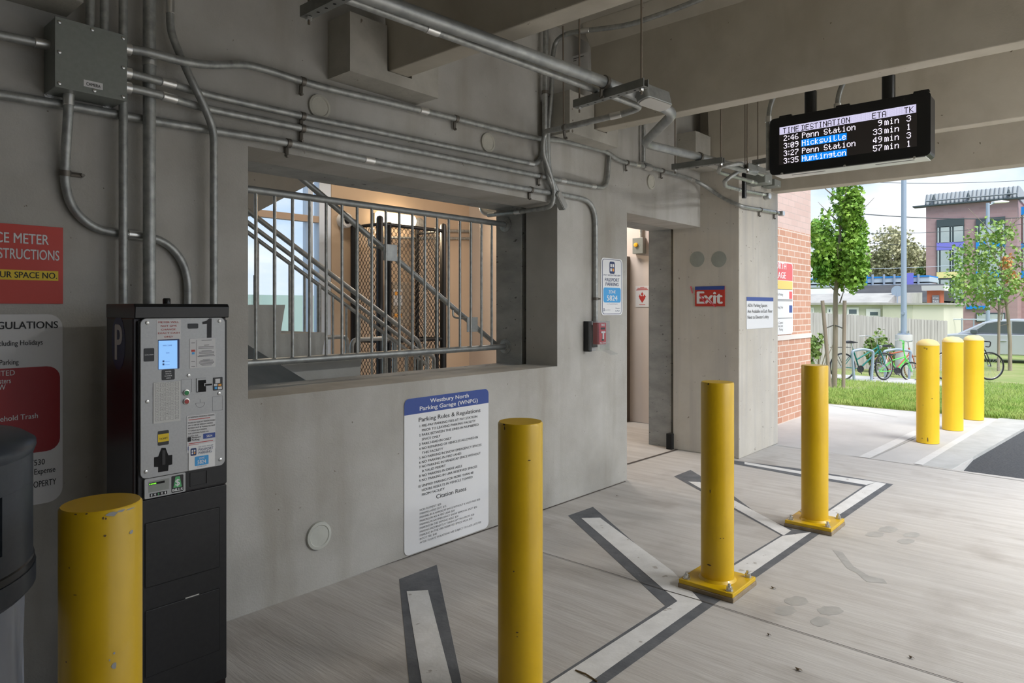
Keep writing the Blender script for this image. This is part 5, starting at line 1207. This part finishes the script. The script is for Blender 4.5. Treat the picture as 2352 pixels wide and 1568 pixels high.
# ---- trees
def leafcloud(pts, size, m, name, parent, n_per=1, spread=.0, flat=.5):
    vs, fs = [], []
    star = [(0, -.55), (.28, -.5), (.95, -.35), (.62, 0), (1.0, .42), (.45, .42), (0, 1.1), (-.45, .42), (-1.0, .42), (-.62, 0), (-.95, -.35), (-.28, -.5)]
    for p in pts:
        for _ in range(n_per):
            q = Vector(p) + Vector((random.gauss(0, spread), random.gauss(0, spread), random.gauss(0, spread)))
            n = Vector((random.gauss(0, 1), random.gauss(0, 1), random.gauss(0, 1)*flat + .7)).normalized(); a_ = n.orthogonal().normalized(); a_ = Matrix.Rotation(random.uniform(0, 6.28), 3, n) @ a_; b_ = n.cross(a_)
            s_ = size*random.uniform(.7, 1.2); k = len(vs)
            for x, y in star: vs.append(q + a_*x*s_ + b_*y*s_ - n*(.25*s_*(x*x)))
            fs.append(tuple(range(k, k+len(star))))
    return MB().add(vs, fs).build(name, m, parent)
def crown_points(c, rx, ry, rz, n, lumps=14, seed=1, pear=0.0):
    random.seed(seed); L = []
    for _ in range(lumps):
        d_ = Vector((random.gauss(0, 1), random.gauss(0, 1), random.gauss(0, 1))).normalized()*random.uniform(.45, .85); L.append((d_, random.uniform(.22, .42)))
    out = []
    while len(out) < n:
        d_, s_ = random.choice(L); q = d_ + Vector((random.gauss(0, 1), random.gauss(0, 1), random.gauss(0, 1))).normalized()*s_*random.uniform(.5, 1.0)
        if q.length > 1.12: continue
        k = 1 - pear*q.z*.5
        out.append(Vector(c) + Vector((q.x*rx*k, q.y*ry*k, q.z*rz)))
    return out
def sapling(u, v, d, label, crown, n, m, seed, stakes, lean=0, leaf=.085):
    base = atD(u, v, d); base.z = gnd(base.x); t = thing('young_tree', label, 'tree', base)
    (cu, ctop, cbot, cw) = crown; zc0, zc1 = EYE + (HY-cbot)/F*d, EYE + (HY-ctop)/F*d; cx_ = atD(cu, 600, d); rw = cw/F*d/2
    c = Vector((cx_.x, cx_.y, (zc0+zc1)/2))
    MB().tube([base - UP*.05, base + UP*.9 + RT*lean, Vector((base.x*.75+c.x*.25, base.y*.75+c.y*.25, zc0+.15)), Vector((c.x, c.y, (zc0+zc1)/2)), Vector((c.x, c.y, zc1-.4))], [.055, .05, .045, .03, .012], 12).build('trunk', 'bark', t, 60)
    random.seed(seed); q = MB()
    for k in range(16):
        z0_ = zc0 + (zc1-zc0)*(k/18); a_ = k*2.4; ln = rw*random.uniform(.55, .95); p0 = Vector((c.x, c.y, z0_)); q.tube([p0, p0 + Vector((math.cos(a_)*ln*.5, math.sin(a_)*ln*.5, ln*.45)), p0 + Vector((math.cos(a_)*ln, math.sin(a_)*ln, ln*1.0))], [.016, .010, .004], 6)
    q.build('branches', 'bark', t, 60)
    pts = crown_points(c, rw, rw, (zc1-zc0)/2, n, 34, seed, .1)
    leafcloud(pts, leaf, m, 'foliage', t)
    if seed == 4: leafcloud([p for p in crown_points(c + RT*.25 - UP*.1, rw*.4, rw*.35, .8, 240, 6, 9)], leaf*.9, 'leaforange', 'turning_leaves', t)
    for i, (su, sb, stp, du) in enumerate(stakes):
        p0 = atD(su, sb, d-.15*(i+1)); p0.z = gnd(p0.x); p1 = atD(su+du, stp, d-.15*(i+1)); MB().tube([p0 - UP*.05, p1], .036, 10).build('stake', 'stake', t, 60)
        MB().tube([p1.lerp(p0, .32), Vector((base.x, base.y, p1.lerp(p0, .28).z))], .012, 6).build('tie_strap', 'clamp', t, 40)
    return t
sapling(1916, 893, 13.7, 'dense green young maple on stakes at the brick corner', (1929, 395, 695, 150), 8500, 'leaf', 3, ((1907, 890, 690, -18), (1937, 892, 690, 3)), .02, .046)
sapling(2320, 858, 20.5, 'sparse young maple with orange tinged leaves by the parked car', (2300, 495, 735, 225), 2300, 'leaf2', 4, ((2293, 853, 700, 2),), 0, .058)
def shrub(u, v, d, w_, h_, label, seed, n=420):
    b_ = atD(u, v, d); b_.z = gnd(b_.x); t = thing('shrub', label, 'shrub', b_); random.seed(seed)
    leafcloud(crown_points(b_ + UP*h_*.5, w_/2, w_/2, h_*.55, n, 16, seed), .055, 'leafshrub', 'foliage', t)
    q = MB()
    for k in range(7): q.tube([b_ - UP*.03, b_ + Vector((random.uniform(-.4, .4)*w_, random.uniform(-.4, .4)*w_, h_*.8))], .008, 5)
    q.build('stems', 'bark', t)
shrub(1876, 850, 15.5, .8, 1.05, 'leafy shrub beside the brick corner', 11); shrub(2016, 835, 20.0, .95, 1.25, 'shrub against the fence behind the teal bicycle', 12, 520); shrub(2066, 835, 20.2, .6, .95, 'narrow shrub beside the lamp post pier', 13)

# ---- fence
p0, p1 = atD(1840, 717, 21.5), atD(2176, 738, 20.5); n = 46
t = thing('board_fence', 'weathered grey board fence behind the bicycles', 'fence', (p0 + p1)/2 - UP*1.8)
d_ = (p1-p0)/n; hn = Vector((d_.x, d_.y, 0)).normalized(); nn = Vector((hn.y, -hn.x, 0))
for k in range(n):
    a_ = p0 + d_*k; b_ = a_ + Vector((d_.x, d_.y, 0))*.94; z1_ = a_.z + random.uniform(-.012, .012); q = MB(); L = (b_-a_).length
    q.prism([(0, -1.85), (L, -1.85), (L, z1_-a_.z), (L*.8, z1_-a_.z+.02), (L*.2, z1_-a_.z+.02), (0, z1_-a_.z)], a_, hn, UP, -nn if nn.dot(FW) > 0 else nn, 0, .02); q.build('board', 'fencewood', t)
q = MB()
for z_ in (.25, .95, 1.6): q.tube([p0 + FW*.06 - UP*(1.85-z_), p1 + FW*.06 - UP*(1.85-z_)], .04, 4)
q.build('rail', 'fencewood', t)
t = thing('wire_fence', 'thin metal rail fence behind the parked car', 'fence', atD(2260, 745, 34))
q = MB(); a_, b_ = atD(2182, 733, 34), atD(2400, 734, 34); MB().tube([a_, b_], .03, 6).build('top_rail', 'polegrey', t)
for k in range(9): p = a_.lerp(b_, k/8); MB().tube([p + UP*.05, p - UP*2], .03, 6).build('post', 'redbrick' if k < 0 else 'polegrey', t)

# ---- lamp posts
p = atD(2076, 768, 19.0); gz_ = gnd(p.x); t = thing('lamp_post', 'tall grey lamp post on a concrete pier between fence and bicycles', 'lamp post', (p.x, p.y, gz_), 'grey lamp posts')
MB().lathe([(.215, -.02), (.215, p.z-gz_-.02), (.20, p.z-gz_), (.002, p.z-gz_)], (p.x, p.y, gz_), 32).build('pier', 'pier', t, 40)
MB().lathe([(.078, 0), (.072, 1.2), (.055, 8.6)], (p.x, p.y, p.z), 20).build('pole', 'polegrey', t, 40); MB().box(p.x-.13, p.x+.13, p.y-.13, p.y+.13, p.z, p.z+.03).build('base_plate', 'polegrey', t)
for sx in (-1, 1):
    for sy in (-1, 1): MB().lathe([(.02, 0), (.02, .07)], (p.x+sx*.10, p.y+sy*.10, p.z+.03), 8).build('anchor_bolt', 'screw', t)
MB().lathe([(.05, -.02), (.05, .02), (.002, .025)], (p.x-.09, p.y, p.z+.6), 12, 'X').build('hand_hole', 'polegrey', t)
p = atD(2269, 745, 32); t = thing('lamp_post', 'grey lamp post with a flat white lamp head behind the parked car', 'lamp post', (p.x, p.y, -.6), 'grey lamp posts')
zt_ = EYE + (HY-466)/F*32; MB().lathe([(.09, -.6), (.075, zt_)], (p.x, p.y, 0), 16).build('pole', 'polegrey', t, 40)
q = MB().tube([(p.x, p.y, zt_-.12), Vector((p.x, p.y, zt_+.02)) + RT*.35], .03, 8); q.build('arm', 'polegrey', t)
MB().prism([(0, 0), (.7, .04), (.7, .09), (.35, .14), (0, .09)], Vector((p.x, p.y, zt_-.02)) + RT*.22 - FW*.13, RT, UP, FW, 0, .26).build('lamp_head', 'white', t, None, .02)

# ---- bicycles
def wheel(t, c, ax, r_, m, steer=0, tw=.019):
    """c: centre, ax: unit vector forward in the wheel plane"""
    pts = [c + (ax*math.cos(2*math.pi*k/36) + UP*math.sin(2*math.pi*k/36))*(r_-tw) for k in range(36)]
    w_ = MB().tube(pts, tw, 8, closed=True).build('wheel', m, t, 60)
    pr = [c + (ax*math.cos(2*math.pi*k/36) + UP*math.sin(2*math.pi*k/36))*(r_-tw*2.1) for k in range(36)]
    MB().tube(pr, .008, 6, closed=True).build('rim', 'chrome', w_, 60)
    sd_ = ax.cross(UP); q = MB().tube([c - sd_*.04, c + sd_*.04], .022, 10)
    for k in range(18):
        a_ = 2*math.pi*k/18; q.tube([c + sd_*(.025 if k % 2 else -.025), c + (ax*math.cos(a_) + UP*math.sin(a_))*(r_-tw*2)], .0022, 3, caps=False)
    q.build('spokes', 'chrome', w_)
def bike(label, rear, ax, wb, r_, fm, tyre='tyre', style='city', steer=0.0, extras=True):
    rear = Vector(rear); ax = Vector(ax).normalized(); sd_ = ax.cross(UP)
    t = thing('bicycle', label, 'bicycle', rear - UP*r_, 'parked bicycles')
    fr_ = rear + ax*wb; sx = (ax*math.cos(steer) + sd_*math.sin(steer)).normalized()
    wheel(t, rear, ax, r_, tyre); wheel(t, fr_, sx, r_, tyre)
    P_ = lambda x, z, s=0: rear + ax*x + UP*(z - r_) + sd_*s
    small = r_ < .30
    bb = P_(.43, .28 if not small else .27); seat_t = P_(.27 if not small else .30, .76 if not small else .55); head_t = P_(wb-.17, .86 if not small else .66); head_b = P_(wb-.135, .72 if not small else .54)
    q = MB(); R = .017
    q.tube([bb, seat_t], R, 10); q.tube([head_b, bb], R*1.15, 10); q.tube([head_t.lerp(head_b, .4), P_(.36, .50) if style == 'city' else seat_t.lerp(bb, .1)], R, 10); q.tube([head_t, head_b], R*1.2, 10)
    for s in (-.05, .05): q.tube([rear + sd_*s, bb + sd_*s*.6], R*.55, 8); q.tube([rear + sd_*s, seat_t.lerp(bb, .15) + sd_*s*.4], R*.5, 8)
    q.build('frame', fm, t, 50)
    q = MB()
    for s in (-.05, .05): q.tube([head_b + sd_*s, head_b.lerp(fr_, .5) + sd_*s + ax*.01, fr_ + sx.cross(UP)*s], [R*.8, R*.7, R*.5], 8)
    q.tube([head_b - sd_*.05, head_b + sd_*.05], R*.9, 8); q.build('fork', fm, t, 50)
    q = MB(); hb = head_t + UP*(.16 if style != 'drop' else .08) - ax*.03; q.tube([head_t, hb], .014, 8); hs = sx.cross(UP)
    if style == 'drop':
        q.tube(fillet([hb + hs*-.20 - UP*.12 - ax*.02, hb + hs*-.20 - UP*.13 + ax*.08, hb + hs*-.20 + ax*.10, hb + hs*-.20, hb + hs*.20, hb + hs*.20 + ax*.10, hb + hs*.20 - UP*.13 + ax*.08, hb + hs*.20 - UP*.12 - ax*.02], .05), .014, 10); hm = 'bikeblack'
    elif style == 'bmx':
        for s in (-1, 1): q.tube(fillet([hb + hs*.03*s - UP*.06, hb + hs*.12*s + UP*.18, hb + hs*.34*s + UP*.20 - ax*.04], .05), .012, 8)
        q.tube([hb + hs*.11 + UP*.13, hb - hs*.11 + UP*.13], .009, 8); hm = fm
    else:
        q.tube(fillet([hb - hs*.30 - ax*.16 + UP*.03, hb - hs*.20 - ax*.02 + UP*.04, hb + UP*.0, hb + hs*.20 - ax*.02 + UP*.04, hb + hs*.30 - ax*.16 + UP*.03], .06), .012, 8); hm = 'chrome'
    q.build('handlebar', hm, t, 50)
    if extras:
        sp_ = seat_t + (seat_t-bb).normalized()*(.14 if not small else .10); MB().tube([seat_t, sp_], .013, 8).build('seat_post', 'chrome', t)
        MB().prism([(-.14, .0), (-.13, .05), (-.05, .065), (.06, .045), (.14, .035), (.14, .02), (.02, 0)], sp_ - sd_*.06, ax, UP, -sd_, 0, -.12).build('saddle', 'bikeblack', t, None, .02)
    q = MB().lathe([(.085, -.006), (.085, .006)], (0, 0, 0), 24, 'Y')
    ring = [bb + (ax*math.cos(2*math.pi*k/24) + UP*math.sin(2*math.pi*k/24))*.075 + sd_*.05 for k in range(24)]; q = MB().tube(ring, .012, 6, closed=True); q.tube([bb - sd_*.05 + (ax*.10 - UP*.13), bb - sd_*.05, bb + sd_*.05, bb + sd_*.05 + (ax*-.10 + UP*.13)], .01, 6)
    q.poly([tuple(bb + (ax*math.cos(2*math.pi*k/16) + UP*math.sin(2*math.pi*k/16))*.07 + sd_*.05) for k in range(16)]); q.build('crankset', 'bikeblack', t)
    if style == 'city':
        q = MB()
        for s in (-.06, .06): q.tube(fillet([rear + sd_*s, P_(-.22, r_+.42, s)], .02), .006, 6); q.tube([P_(-.28, .80, s), P_(.18, .80, s)], .006, 6)
        for x in (-.28, -.12, .05): q.tube([P_(x, .80, -.06), P_(x, .80, .06)], .006, 6)
        q.build('luggage_rack', 'bikeblack', t); MB().lathe([(.035, -.03), (.045, .02), (.003, .025)], P_(wb-.10, .80), 12, 'X').build('headlamp', 'chrome', t, 50)
    return t
dB = 16.3
rw_ = atD(1935, 842, dB); bike('teal city bicycle with rear rack, locked to the grey hoop', rw_, (RT*1 + FW*.12), 1.07, .335, 'bikegreen', steer=-.35)
rw_ = atD(2018, 853, 17.0); bike('small lime green bicycle behind the teal one', rw_, (RT*1 - FW*.05), .80, .245, 'bikelime', style='bmx', steer=.35)
rw_ = atD(2023, 846, 17.9); bike('rust red bicycle with tan tyres behind the lime green one', rw_, RT*1 + FW*.2, 1.02, .33, 'bikered', 'tyretan', style='road')
rw_ = atD(2172, 840, 16.5); bike('black drop-bar bicycle behind the outdoor bollards', rw_, RT*1 - FW*.05, 1.03, .34, 'bikeblack', style='drop')
def rack(u0, u1, vt, vb, d, label):
    a_, b_ = atD(u0, vt, d), atD(u1, vt, d); g0 = gnd(a_.x); t = thing('bike_rack', label, 'bike rack', (a_.x, a_.y, g0), 'grey bike hoops')
    MB().tube(fillet([Vector((a_.x, a_.y, g0-.02)) + RT*.05, a_, a_.lerp(b_, .5) + UP*.05, b_, Vector((b_.x, b_.y, gnd(b_.x)-.02)) - RT*.05], .07), .032, 12).build('hoop', 'polegrey', t, 50)
rack(1957, 2006, 806, 872, 16.1, 'grey hoop rack in front of the teal bicycle'); rack(2030, 2092, 806, 872, 17.3, 'grey hoop rack at the lime green bicycle')

# ---- parked car (side on, nose to the left)
cxp = 28.6; nose = onX(2115, 800, cxp).y; zg = -.50; dirY = -1
t = thing('car', 'silver crossover car parked beyond the lawn', 'car', (cxp, nose-2.3, zg)); cw = 1.8
def carprism(prof, x0_, x1_, name, m, bevel=.0, par=t):
    return MB().prism([(x, z) for x, z in prof], (x0_, nose, zg), (0, -1, 0), (0, 0, 1), (1, 0, 0), 0, x1_-x0_).build(name, m, par, None, bevel)
body_p = [(.03, .42), (.0, .60), (.04, .78), (.22, .90), (.8, .99), (1.22, 1.03), (1.5, 1.02), (4.3, 1.05), (4.55, .95), (4.6, .5), (4.45, .32), (4.2, .30)]
for xc_ in (3.6, .85):
    body_p += [(xc_ + .36*math.cos(a), .32 + .36*math.sin(a)) for a in [math.pi*k/8 for k in range(9)]]
body_p += [(.3, .30)]
carprism(body_p, cxp, cxp+cw, 'body', 'silver', .03)
cab = [(1.10, 1.02), (1.85, 1.43), (2.15, 1.52), (2.7, 1.56), (3.4, 1.54), (4.0, 1.42), (4.45, 1.05)]
o = carprism(cab, cxp+.10, cxp+cw-.10, 'cabin', 'silver', .05)
carprism([(1.55, 1.06), (1.98, 1.40), (2.30, 1.46), (2.62, 1.475), (2.62, 1.06)], cxp+.085, cxp+.102, 'front_window', 'carglass'); carprism([(2.70, 1.06), (2.70, 1.475), (3.35, 1.46), (3.55, 1.40), (3.6, 1.06)], cxp+.085, cxp+.102, 'rear_window', 'carglass')
MB().quad((cxp+.2, nose-1.16, zg+1.06), (cxp+cw-.2, nose-1.16, zg+1.06), (cxp+cw-.25, nose-1.83, zg+1.425), (cxp+.25, nose-1.83, zg+1.425)).build('windscreen', mat('windscreen_glass', (.30, .38, .46), .08, spec=.8), t)
MB().prism(rrect(0, 0, .22, .13, .05), (cxp-.12, nose-1.52, zg+1.05), (0, -1, 0), (0, 0, 1), (1, 0, 0), 0, .13).build('wing_mirror', 'carglass', t, None, .02)
for y_ in (2.66, ): MB().box(cxp-.004, cxp+.004, nose-y_-.005, nose-y_+.005, zg+.36, zg+1.03).build('door_gap', 'hole', t)
MB().box(cxp-.006, cxp+.01, nose-4.2, nose-1.3, zg+.345, zg+.365).build('sill_strip', 'chrome', t)
for y_ in (2.45, 3.55): MB().box(cxp-.03, cxp, nose-y_-.10, nose-y_+.08, zg+.80, zg+.83).build('door_handle', 'silver', t, None, .006)
for y_ in (.85, 3.6):
    for xx in (cxp+.02, cxp+cw-.24): MB().lathe([(.2, 0), (.31, .0), (.32, .03), (.32, .19), (.31, .22), (.2, .22)], (xx, nose-y_, zg+.32), 28, 'X').build('wheel', 'tyre', t, 50)
MB().prism(rrect(0, 0, .38, .11, .04), (cxp-.004, nose-.10, zg+.74), (0, -1, 0), (0, 0, 1), (1, 0, 0), 0, .02).build('headlight', 'chrome', t)

# ---- far houses
HX = 38.0
def hp(u, v): return onX(u, v, HX)
a_, b_ = hp(1840, 700), hp(2037, 830); t = thing('low_house', 'low beige house with flat grey roof behind the fence', 'house', (HX, (a_.y+b_.y)/2, -.6))
zt_ = hp(1950, 700).z
MB().box(HX, HX+8, b_.y, a_.y, -.6, zt_).build('wall', 'beige', t); MB().prism([(-.25, 0), (8, 0), (8, .75), (1.5, .60), (-.25, .12)], (HX, b_.y-.1, zt_), (1, 0, 0), (0, 0, 1), (0, 1, 0), 0, a_.y-b_.y+.3).build('roof', 'roofgrey', t)
for u0, v0, u1, v1 in ((1946, 706, 1973, 724), (1900, 706, 1912, 720), (1862, 706, 1870, 722)):
    p, r_ = hp(u0, v0), hp(u1, v1); w_ = MB().box(HX-.05, HX+.02, r_.y, p.y, r_.z, p.z).build('window', 'white', t); MB().box(HX-.06, HX-.04, r_.y+.10, p.y-.10, r_.z+.08, p.z-.1).build('pane', 'pane', w_)
p, r_ = hp(1990, 709), hp(2023, 745); w_ = MB().box(HX-.05, HX+.02, r_.y, p.y, r_.z, p.z).build('door', 'white', t); p, r_ = hp(1999, 716), hp(2017, 724); MB().box(HX-.06, HX-.04, r_.y, p.y, r_.z, p.z).build('pane', 'pane', w_)
p = hp(2048, 672); q = MB(); q.lathe([(.28, -.02), (.24, .03), (.1, .06), (.01, .07)], (HX+1.2, p.y, p.z+.1), 20, 'X'); q.tube([(HX+1.2, p.y, p.z+.1), (HX+1.2, p.y, p.z-.7)], .03, 6); tag(q.build('satellite_dish', 'polegrey', None, 50), 'grey satellite dish on the roof of the beige house', 'dish')
a_, b_ = hp(2036, 700), hp(2173, 830); t = thing('annex_house', 'cream stucco annex with a thin roof edge left of the brick building', 'house', (HX-.6, (a_.y+b_.y)/2, -.6)); zt_ = hp(2100, 700).z
MB().box(HX-.6, HX+5, b_.y, a_.y, -.6, zt_).build('wall', 'cream', t); MB().box(HX-.75, HX+5.1, b_.y-.15, a_.y+.15, zt_, zt_+.09).build('roof_edge', 'roofgrey', t); MB().box(HX-.62, HX-.5, hp(2102, 700).y, a_.y+.02, -.6, zt_).build('beige_wall', 'beige', t)  # beige sheet over the left part of the cream front
HX2 = 46.0; a_, b_ = onX(1935, 660, HX2), onX(2131, 690, HX2); t = thing('dark_roof_house', 'long dark sloping roof behind the beige house', 'house', (HX2, (a_.y+b_.y)/2, -.6))
MB().box(HX2+1, HX2+9, b_.y, a_.y, -.6, b_.z).build('wall', 'cream', t); MB().prism([(0, b_.z-.1), (10, b_.z-.1), (5, a_.z+.25)], (HX2, b_.y, 0), (1, 0, 0), (0, 0, 1), (0, 1, 0), 0, a_.y-b_.y).build('roof', 'roofdark', t)
a_, b_ = onX(2129, 657, 40), onX(2160, 702, 40); t = thing('sign_pillar', 'red brick pillar with white cap and a taxi sign', 'pillar', (40, (a_.y+b_.y)/2, -.6))
MB().box(40, 41, b_.y, a_.y, -.6, onX(2145, 667, 40).z).build('shaft', 'redbrick', t); zz = onX(2145, 667, 40).z; MB().prism([(-.15, 0), (1.15, 0), (1.25, .25), (-.28, .25)], (40, b_.y-.2, zz), (1, 0, 0), (0, 0, 1), (0, 1, 0), 0, a_.y-b_.y+.4).build('cap', 'white', t)
p, r_ = onX(2141, 678, 39.95), onX(2157.5, 698, 39.95); ff = Face((39.95, p.y, r_.z), (0, -1, 0), (0, 0, 1), (-1, 0, 0)); w, h = p.y-r_.y, p.z-r_.z
layer(t, ff, 'sign_board', 'txtgrey', lambda q: ff.rect(q, 0, 0, w, h, .03, .03)); layer(t, ff, 'sign_lettering', 'sticker', lambda q: (ff.text(q, 'TAXI', w*.5, h*.15, h*.3, w*.8, 'C', .035, .02), ff.text(q, 'All Towns', w*.5, h*.6, h*.2, w*.8, 'C', .035, .01)))

# railway overpass
OX = 52.0; a_, b_ = onX(1990, 636, OX), onX(2135, 657, OX); t = thing('rail_platform', 'blue and white elevated rail platform shelter in the distance', 'platform', (OX, (a_.y+b_.y)/2, -.6))
MB().box(OX, OX+3, b_.y, a_.y+12, onX(2060, 648, OX).z, onX(2060, 637, OX).z).build('canopy', mat('platform_pale', (.50, .58, .66), .6), t); MB().box(OX-.05, OX+3, b_.y, a_.y+12, onX(2060, 637, OX).z, onX(2060, 634, OX).z).build('blue_edge', 'panelblue', t); MB().box(OX, OX+3, b_.y, a_.y+12, onX(2060, 657, OX).z, onX(2060, 651, OX).z).build('parapet', mat('platform_wall', (.42, .48, .56), .6), t)
p, r_ = onX(2083, 627, OX-.2), onX(2097, 660, OX-.2); MB().box(OX-.2, OX, r_.y, p.y, r_.z, p.z).build('violet_panel', 'panelviolet', t)
p, r_ = onX(1980, 628, OX-.2), onX(1991, 662, OX-.2); MB().box(OX-.2, OX, r_.y, p.y, r_.z, p.z).build('blue_panel', 'panelblue', t)
for u in (2005, 2031, 2055, 2110): p = onX(u, 640, OX); MB().tube([(OX-.1, p.y, p.z+.3), (OX-.1, p.y, -.6)], .07, 6).build('post', 'polegrey', t)

# brick office building
BX = 65.0
def bp(u, v): return onX(u, v, BX)
lft, rgt = bp(2127, 470).y, bp(2337, 460).y; ztop = bp(2127, 473).z
t = thing('brick_office_building', 'mauve brick office building with coloured window panels and metal roof', 'building', (BX, (lft+rgt)/2, -.6))
MB().box(BX, BX+14, rgt, lft, -.6, ztop).build('wall', 'bldbrick', t)
zr = bp(2130, 445).z; MB().prism([(-.1, 0), (14.1, 0), (13.6, zr-ztop), (.5, zr-ztop)], (BX, rgt-.1, ztop), (1, 0, 0), (0, 0, 1), (0, 1, 0), 0, lft-rgt+.2).build('metal_roof', 'mansard', t)
q = MB()
for k in range(22):
    y_ = rgt + (lft-rgt)*k/21; q.tube([(BX-.14, y_, ztop+.1), (BX+.46, y_, zr)], .05, 4)
q.tube([(BX-.2, rgt, ztop+.35), (BX-.2, lft, ztop+.35)], .06, 4); q.build('roof_seams', mat('seam_grey', (.20, .22, .24), .5), t)
MB().box(BX-.45, BX+.5, rgt-1.2, lft+.9, ztop-.07, ztop+.03).build('eave', 'framegrey', t)
for u, v in ((2145, 451), (2224, 446), (2317, 439)): p = bp(u, v); MB().lathe([(.16, -.1), (.05, .3), (.01, .35)], (BX-.05, p.y, p.z-.2), 10).build('roof_vent', 'framegrey', t)
def bwin(u0, v0, u1, v1, mull):
    p, r_ = bp(u0, v0), bp(u1, v1); w_ = MB().box(BX-.10, BX+.05, r_.y, p.y, r_.z, p.z).build('window', 'framegrey', t)
    k = p.y; L = p.y-r_.y; prev = 0
    q = MB()
    for m_ in list(mull) + [1.0]: q.box(BX-.14, BX-.09, p.y - L*m_ + .06, p.y - L*prev - .06, r_.z+.08, p.z-.10); prev = m_
    q.build('pane', 'bigpane', w_)
for v0, v1 in ((519, 558), (573, 625), (640, 689)): bwin(2152, v0, 2215, v1, (.12, .5, .6))
for v0, v1 in ((515, 554), (568, 622), (638, 688)): bwin(2242, v0, 2309, v1, (.1, .45))
bwin(2242, 718, 2309, 740, (.4,))
for u0, v0, u1, v1, m_, nm in ((2152, 558, 2215, 572, 'panelviolet', 'violet_panel'), (2152, 625, 2215, 637, 'panelyellow', 'yellow_panel'), (2242, 554, 2309, 568, 'panelblue', 'blue_panel'), (2242, 623, 2309, 636, 'panelblue', 'blue_panel'), (2220, 702, 2267, 710, 'panelblue', 'blue_panel'), (2152, 505, 2215, 519, 'framegrey', 'window_head'), (2242, 502, 2309, 515, 'framegrey', 'window_head')):
    p, r_ = bp(u0, v0), bp(u1, v1); MB().box(BX-.14, BX+.05, r_.y, p.y, r_.z, p.z).build(nm, m_, t)
# its right hand wing
p, r_ = bp(2337, 476), bp(2420, 740); t = thing('office_wing', 'wing of the office block with blue panels at the right edge', 'building', (BX+3, p.y-3, -.6))
MB().box(BX+3, BX+12, r_.y-6, p.y, -.6, onX(2340, 474, BX+3).z).build('wall', 'bldbrick', t)
for v0, v1 in ((476, 494), (560, 572), (623, 638)): a_ = onX(2338, v0, BX+2.9); b_ = onX(2338, v1, BX+2.9); MB().box(BX+2.85, BX+3, r_.y-6, p.y, b_.z, a_.z).build('blue_panel', 'panelblue', t)
for v0, v1 in ((495, 558), (574, 620)): a_ = onX(2340, v0, BX+2.9); b_ = onX(2340, v1, BX+2.9); MB().box(BX+2.88, BX+3, r_.y-6, p.y-.1, b_.z, a_.z).build('window', 'bigpane', t)

# far trees
def bigtree(u, vt, vb, d, wpx, label, seed, n=900, m='leaffar', leaf=.17):
    b_ = atD(u, 706, d); b_.z = -.6; zt_, zb_ = EYE + (HY-vt)/F*d, EYE + (HY-vb)/F*d; t = thing('tree', label, 'tree', b_, 'trees beyond the houses'); rw = wpx/F*d/2
    MB().tube([b_, Vector((b_.x, b_.y, zb_)), Vector((b_.x, b_.y, (zb_+zt_)/2))], [.3, .25, .1], 8).build('trunk', 'bark', t)
    random.seed(seed); q = MB()
    for k in range(14):
        a_ = k*2.4; p0_ = Vector((b_.x, b_.y, zb_ + (zt_-zb_)*.25*k/14)); q.tube([p0_, p0_ + Vector((math.cos(a_)*rw*.75, math.sin(a_)*rw*.75, (zt_-zb_)*random.uniform(.35, .65)))], [.12, .03], 5)
    q.build('branches', 'bark', t)
    leafcloud(crown_points((b_.x, b_.y, (zt_+zb_)/2), rw, rw, (zt_-zb_)/2, n, 40, seed), leaf, m, 'foliage', t)
bigtree(2050, 522, 668, 75, 150, 'olive tree behind the lamp post', 21, 5200); bigtree(2110, 560, 668, 80, 90, 'olive tree just left of the brick office building', 22, 2600); bigtree(1985, 575, 668, 85, 100, 'olive tree half hidden behind the young maple', 23, 2600)
bigtree(2120, 615, 680, 60, 60, 'low green tree beside the office building', 24, 2000, 'leafshrub', .14)
# overhead wires
for i, (u0, v0, u1, v1, lab) in enumerate(((1870, 413, 2420, 411, 'topmost cable crossing the sky'), (1960, 490, 2420, 497, 'thick dark cable crossing before the brick building'), (1980, 537, 2420, 505, 'thin cable rising to the right before the windows'), (1900, 618, 2420, 587, 'pale cable across the far trees'), (1960, 555, 2420, 563, 'thin level cable above the violet panel'))):
    d_ = 45; a_, b_ = atD(u0, v0, d_), atD(u1, v1, d_); pts = [a_.lerp(b_, k/10) - UP*(.25*math.sin(math.pi*k/10)) for k in range(11)]
    tag(MB().tube(pts, .03 if i == 1 else .016, 5).build('overhead_cable', 'wire' if i != 3 else 'polegrey', None), lab, 'cable', 'overhead cables')

# seen through the stairwell glazing
t = thing('screened_fence', 'green screened fence outside the stairwell glazing', 'fence', (3, 15, -.6))
MB().box(-8, 14, 15, 15.05, -.6, 1.75).build('screen', mat('green_screen', (.40, .52, .46), .7), t)
for x in range(-8, 15, 2): MB().tube([(x, 14.95, -.6), (x, 14.95, 2.2)], .04, 6).build('post', 'chainblack', t)
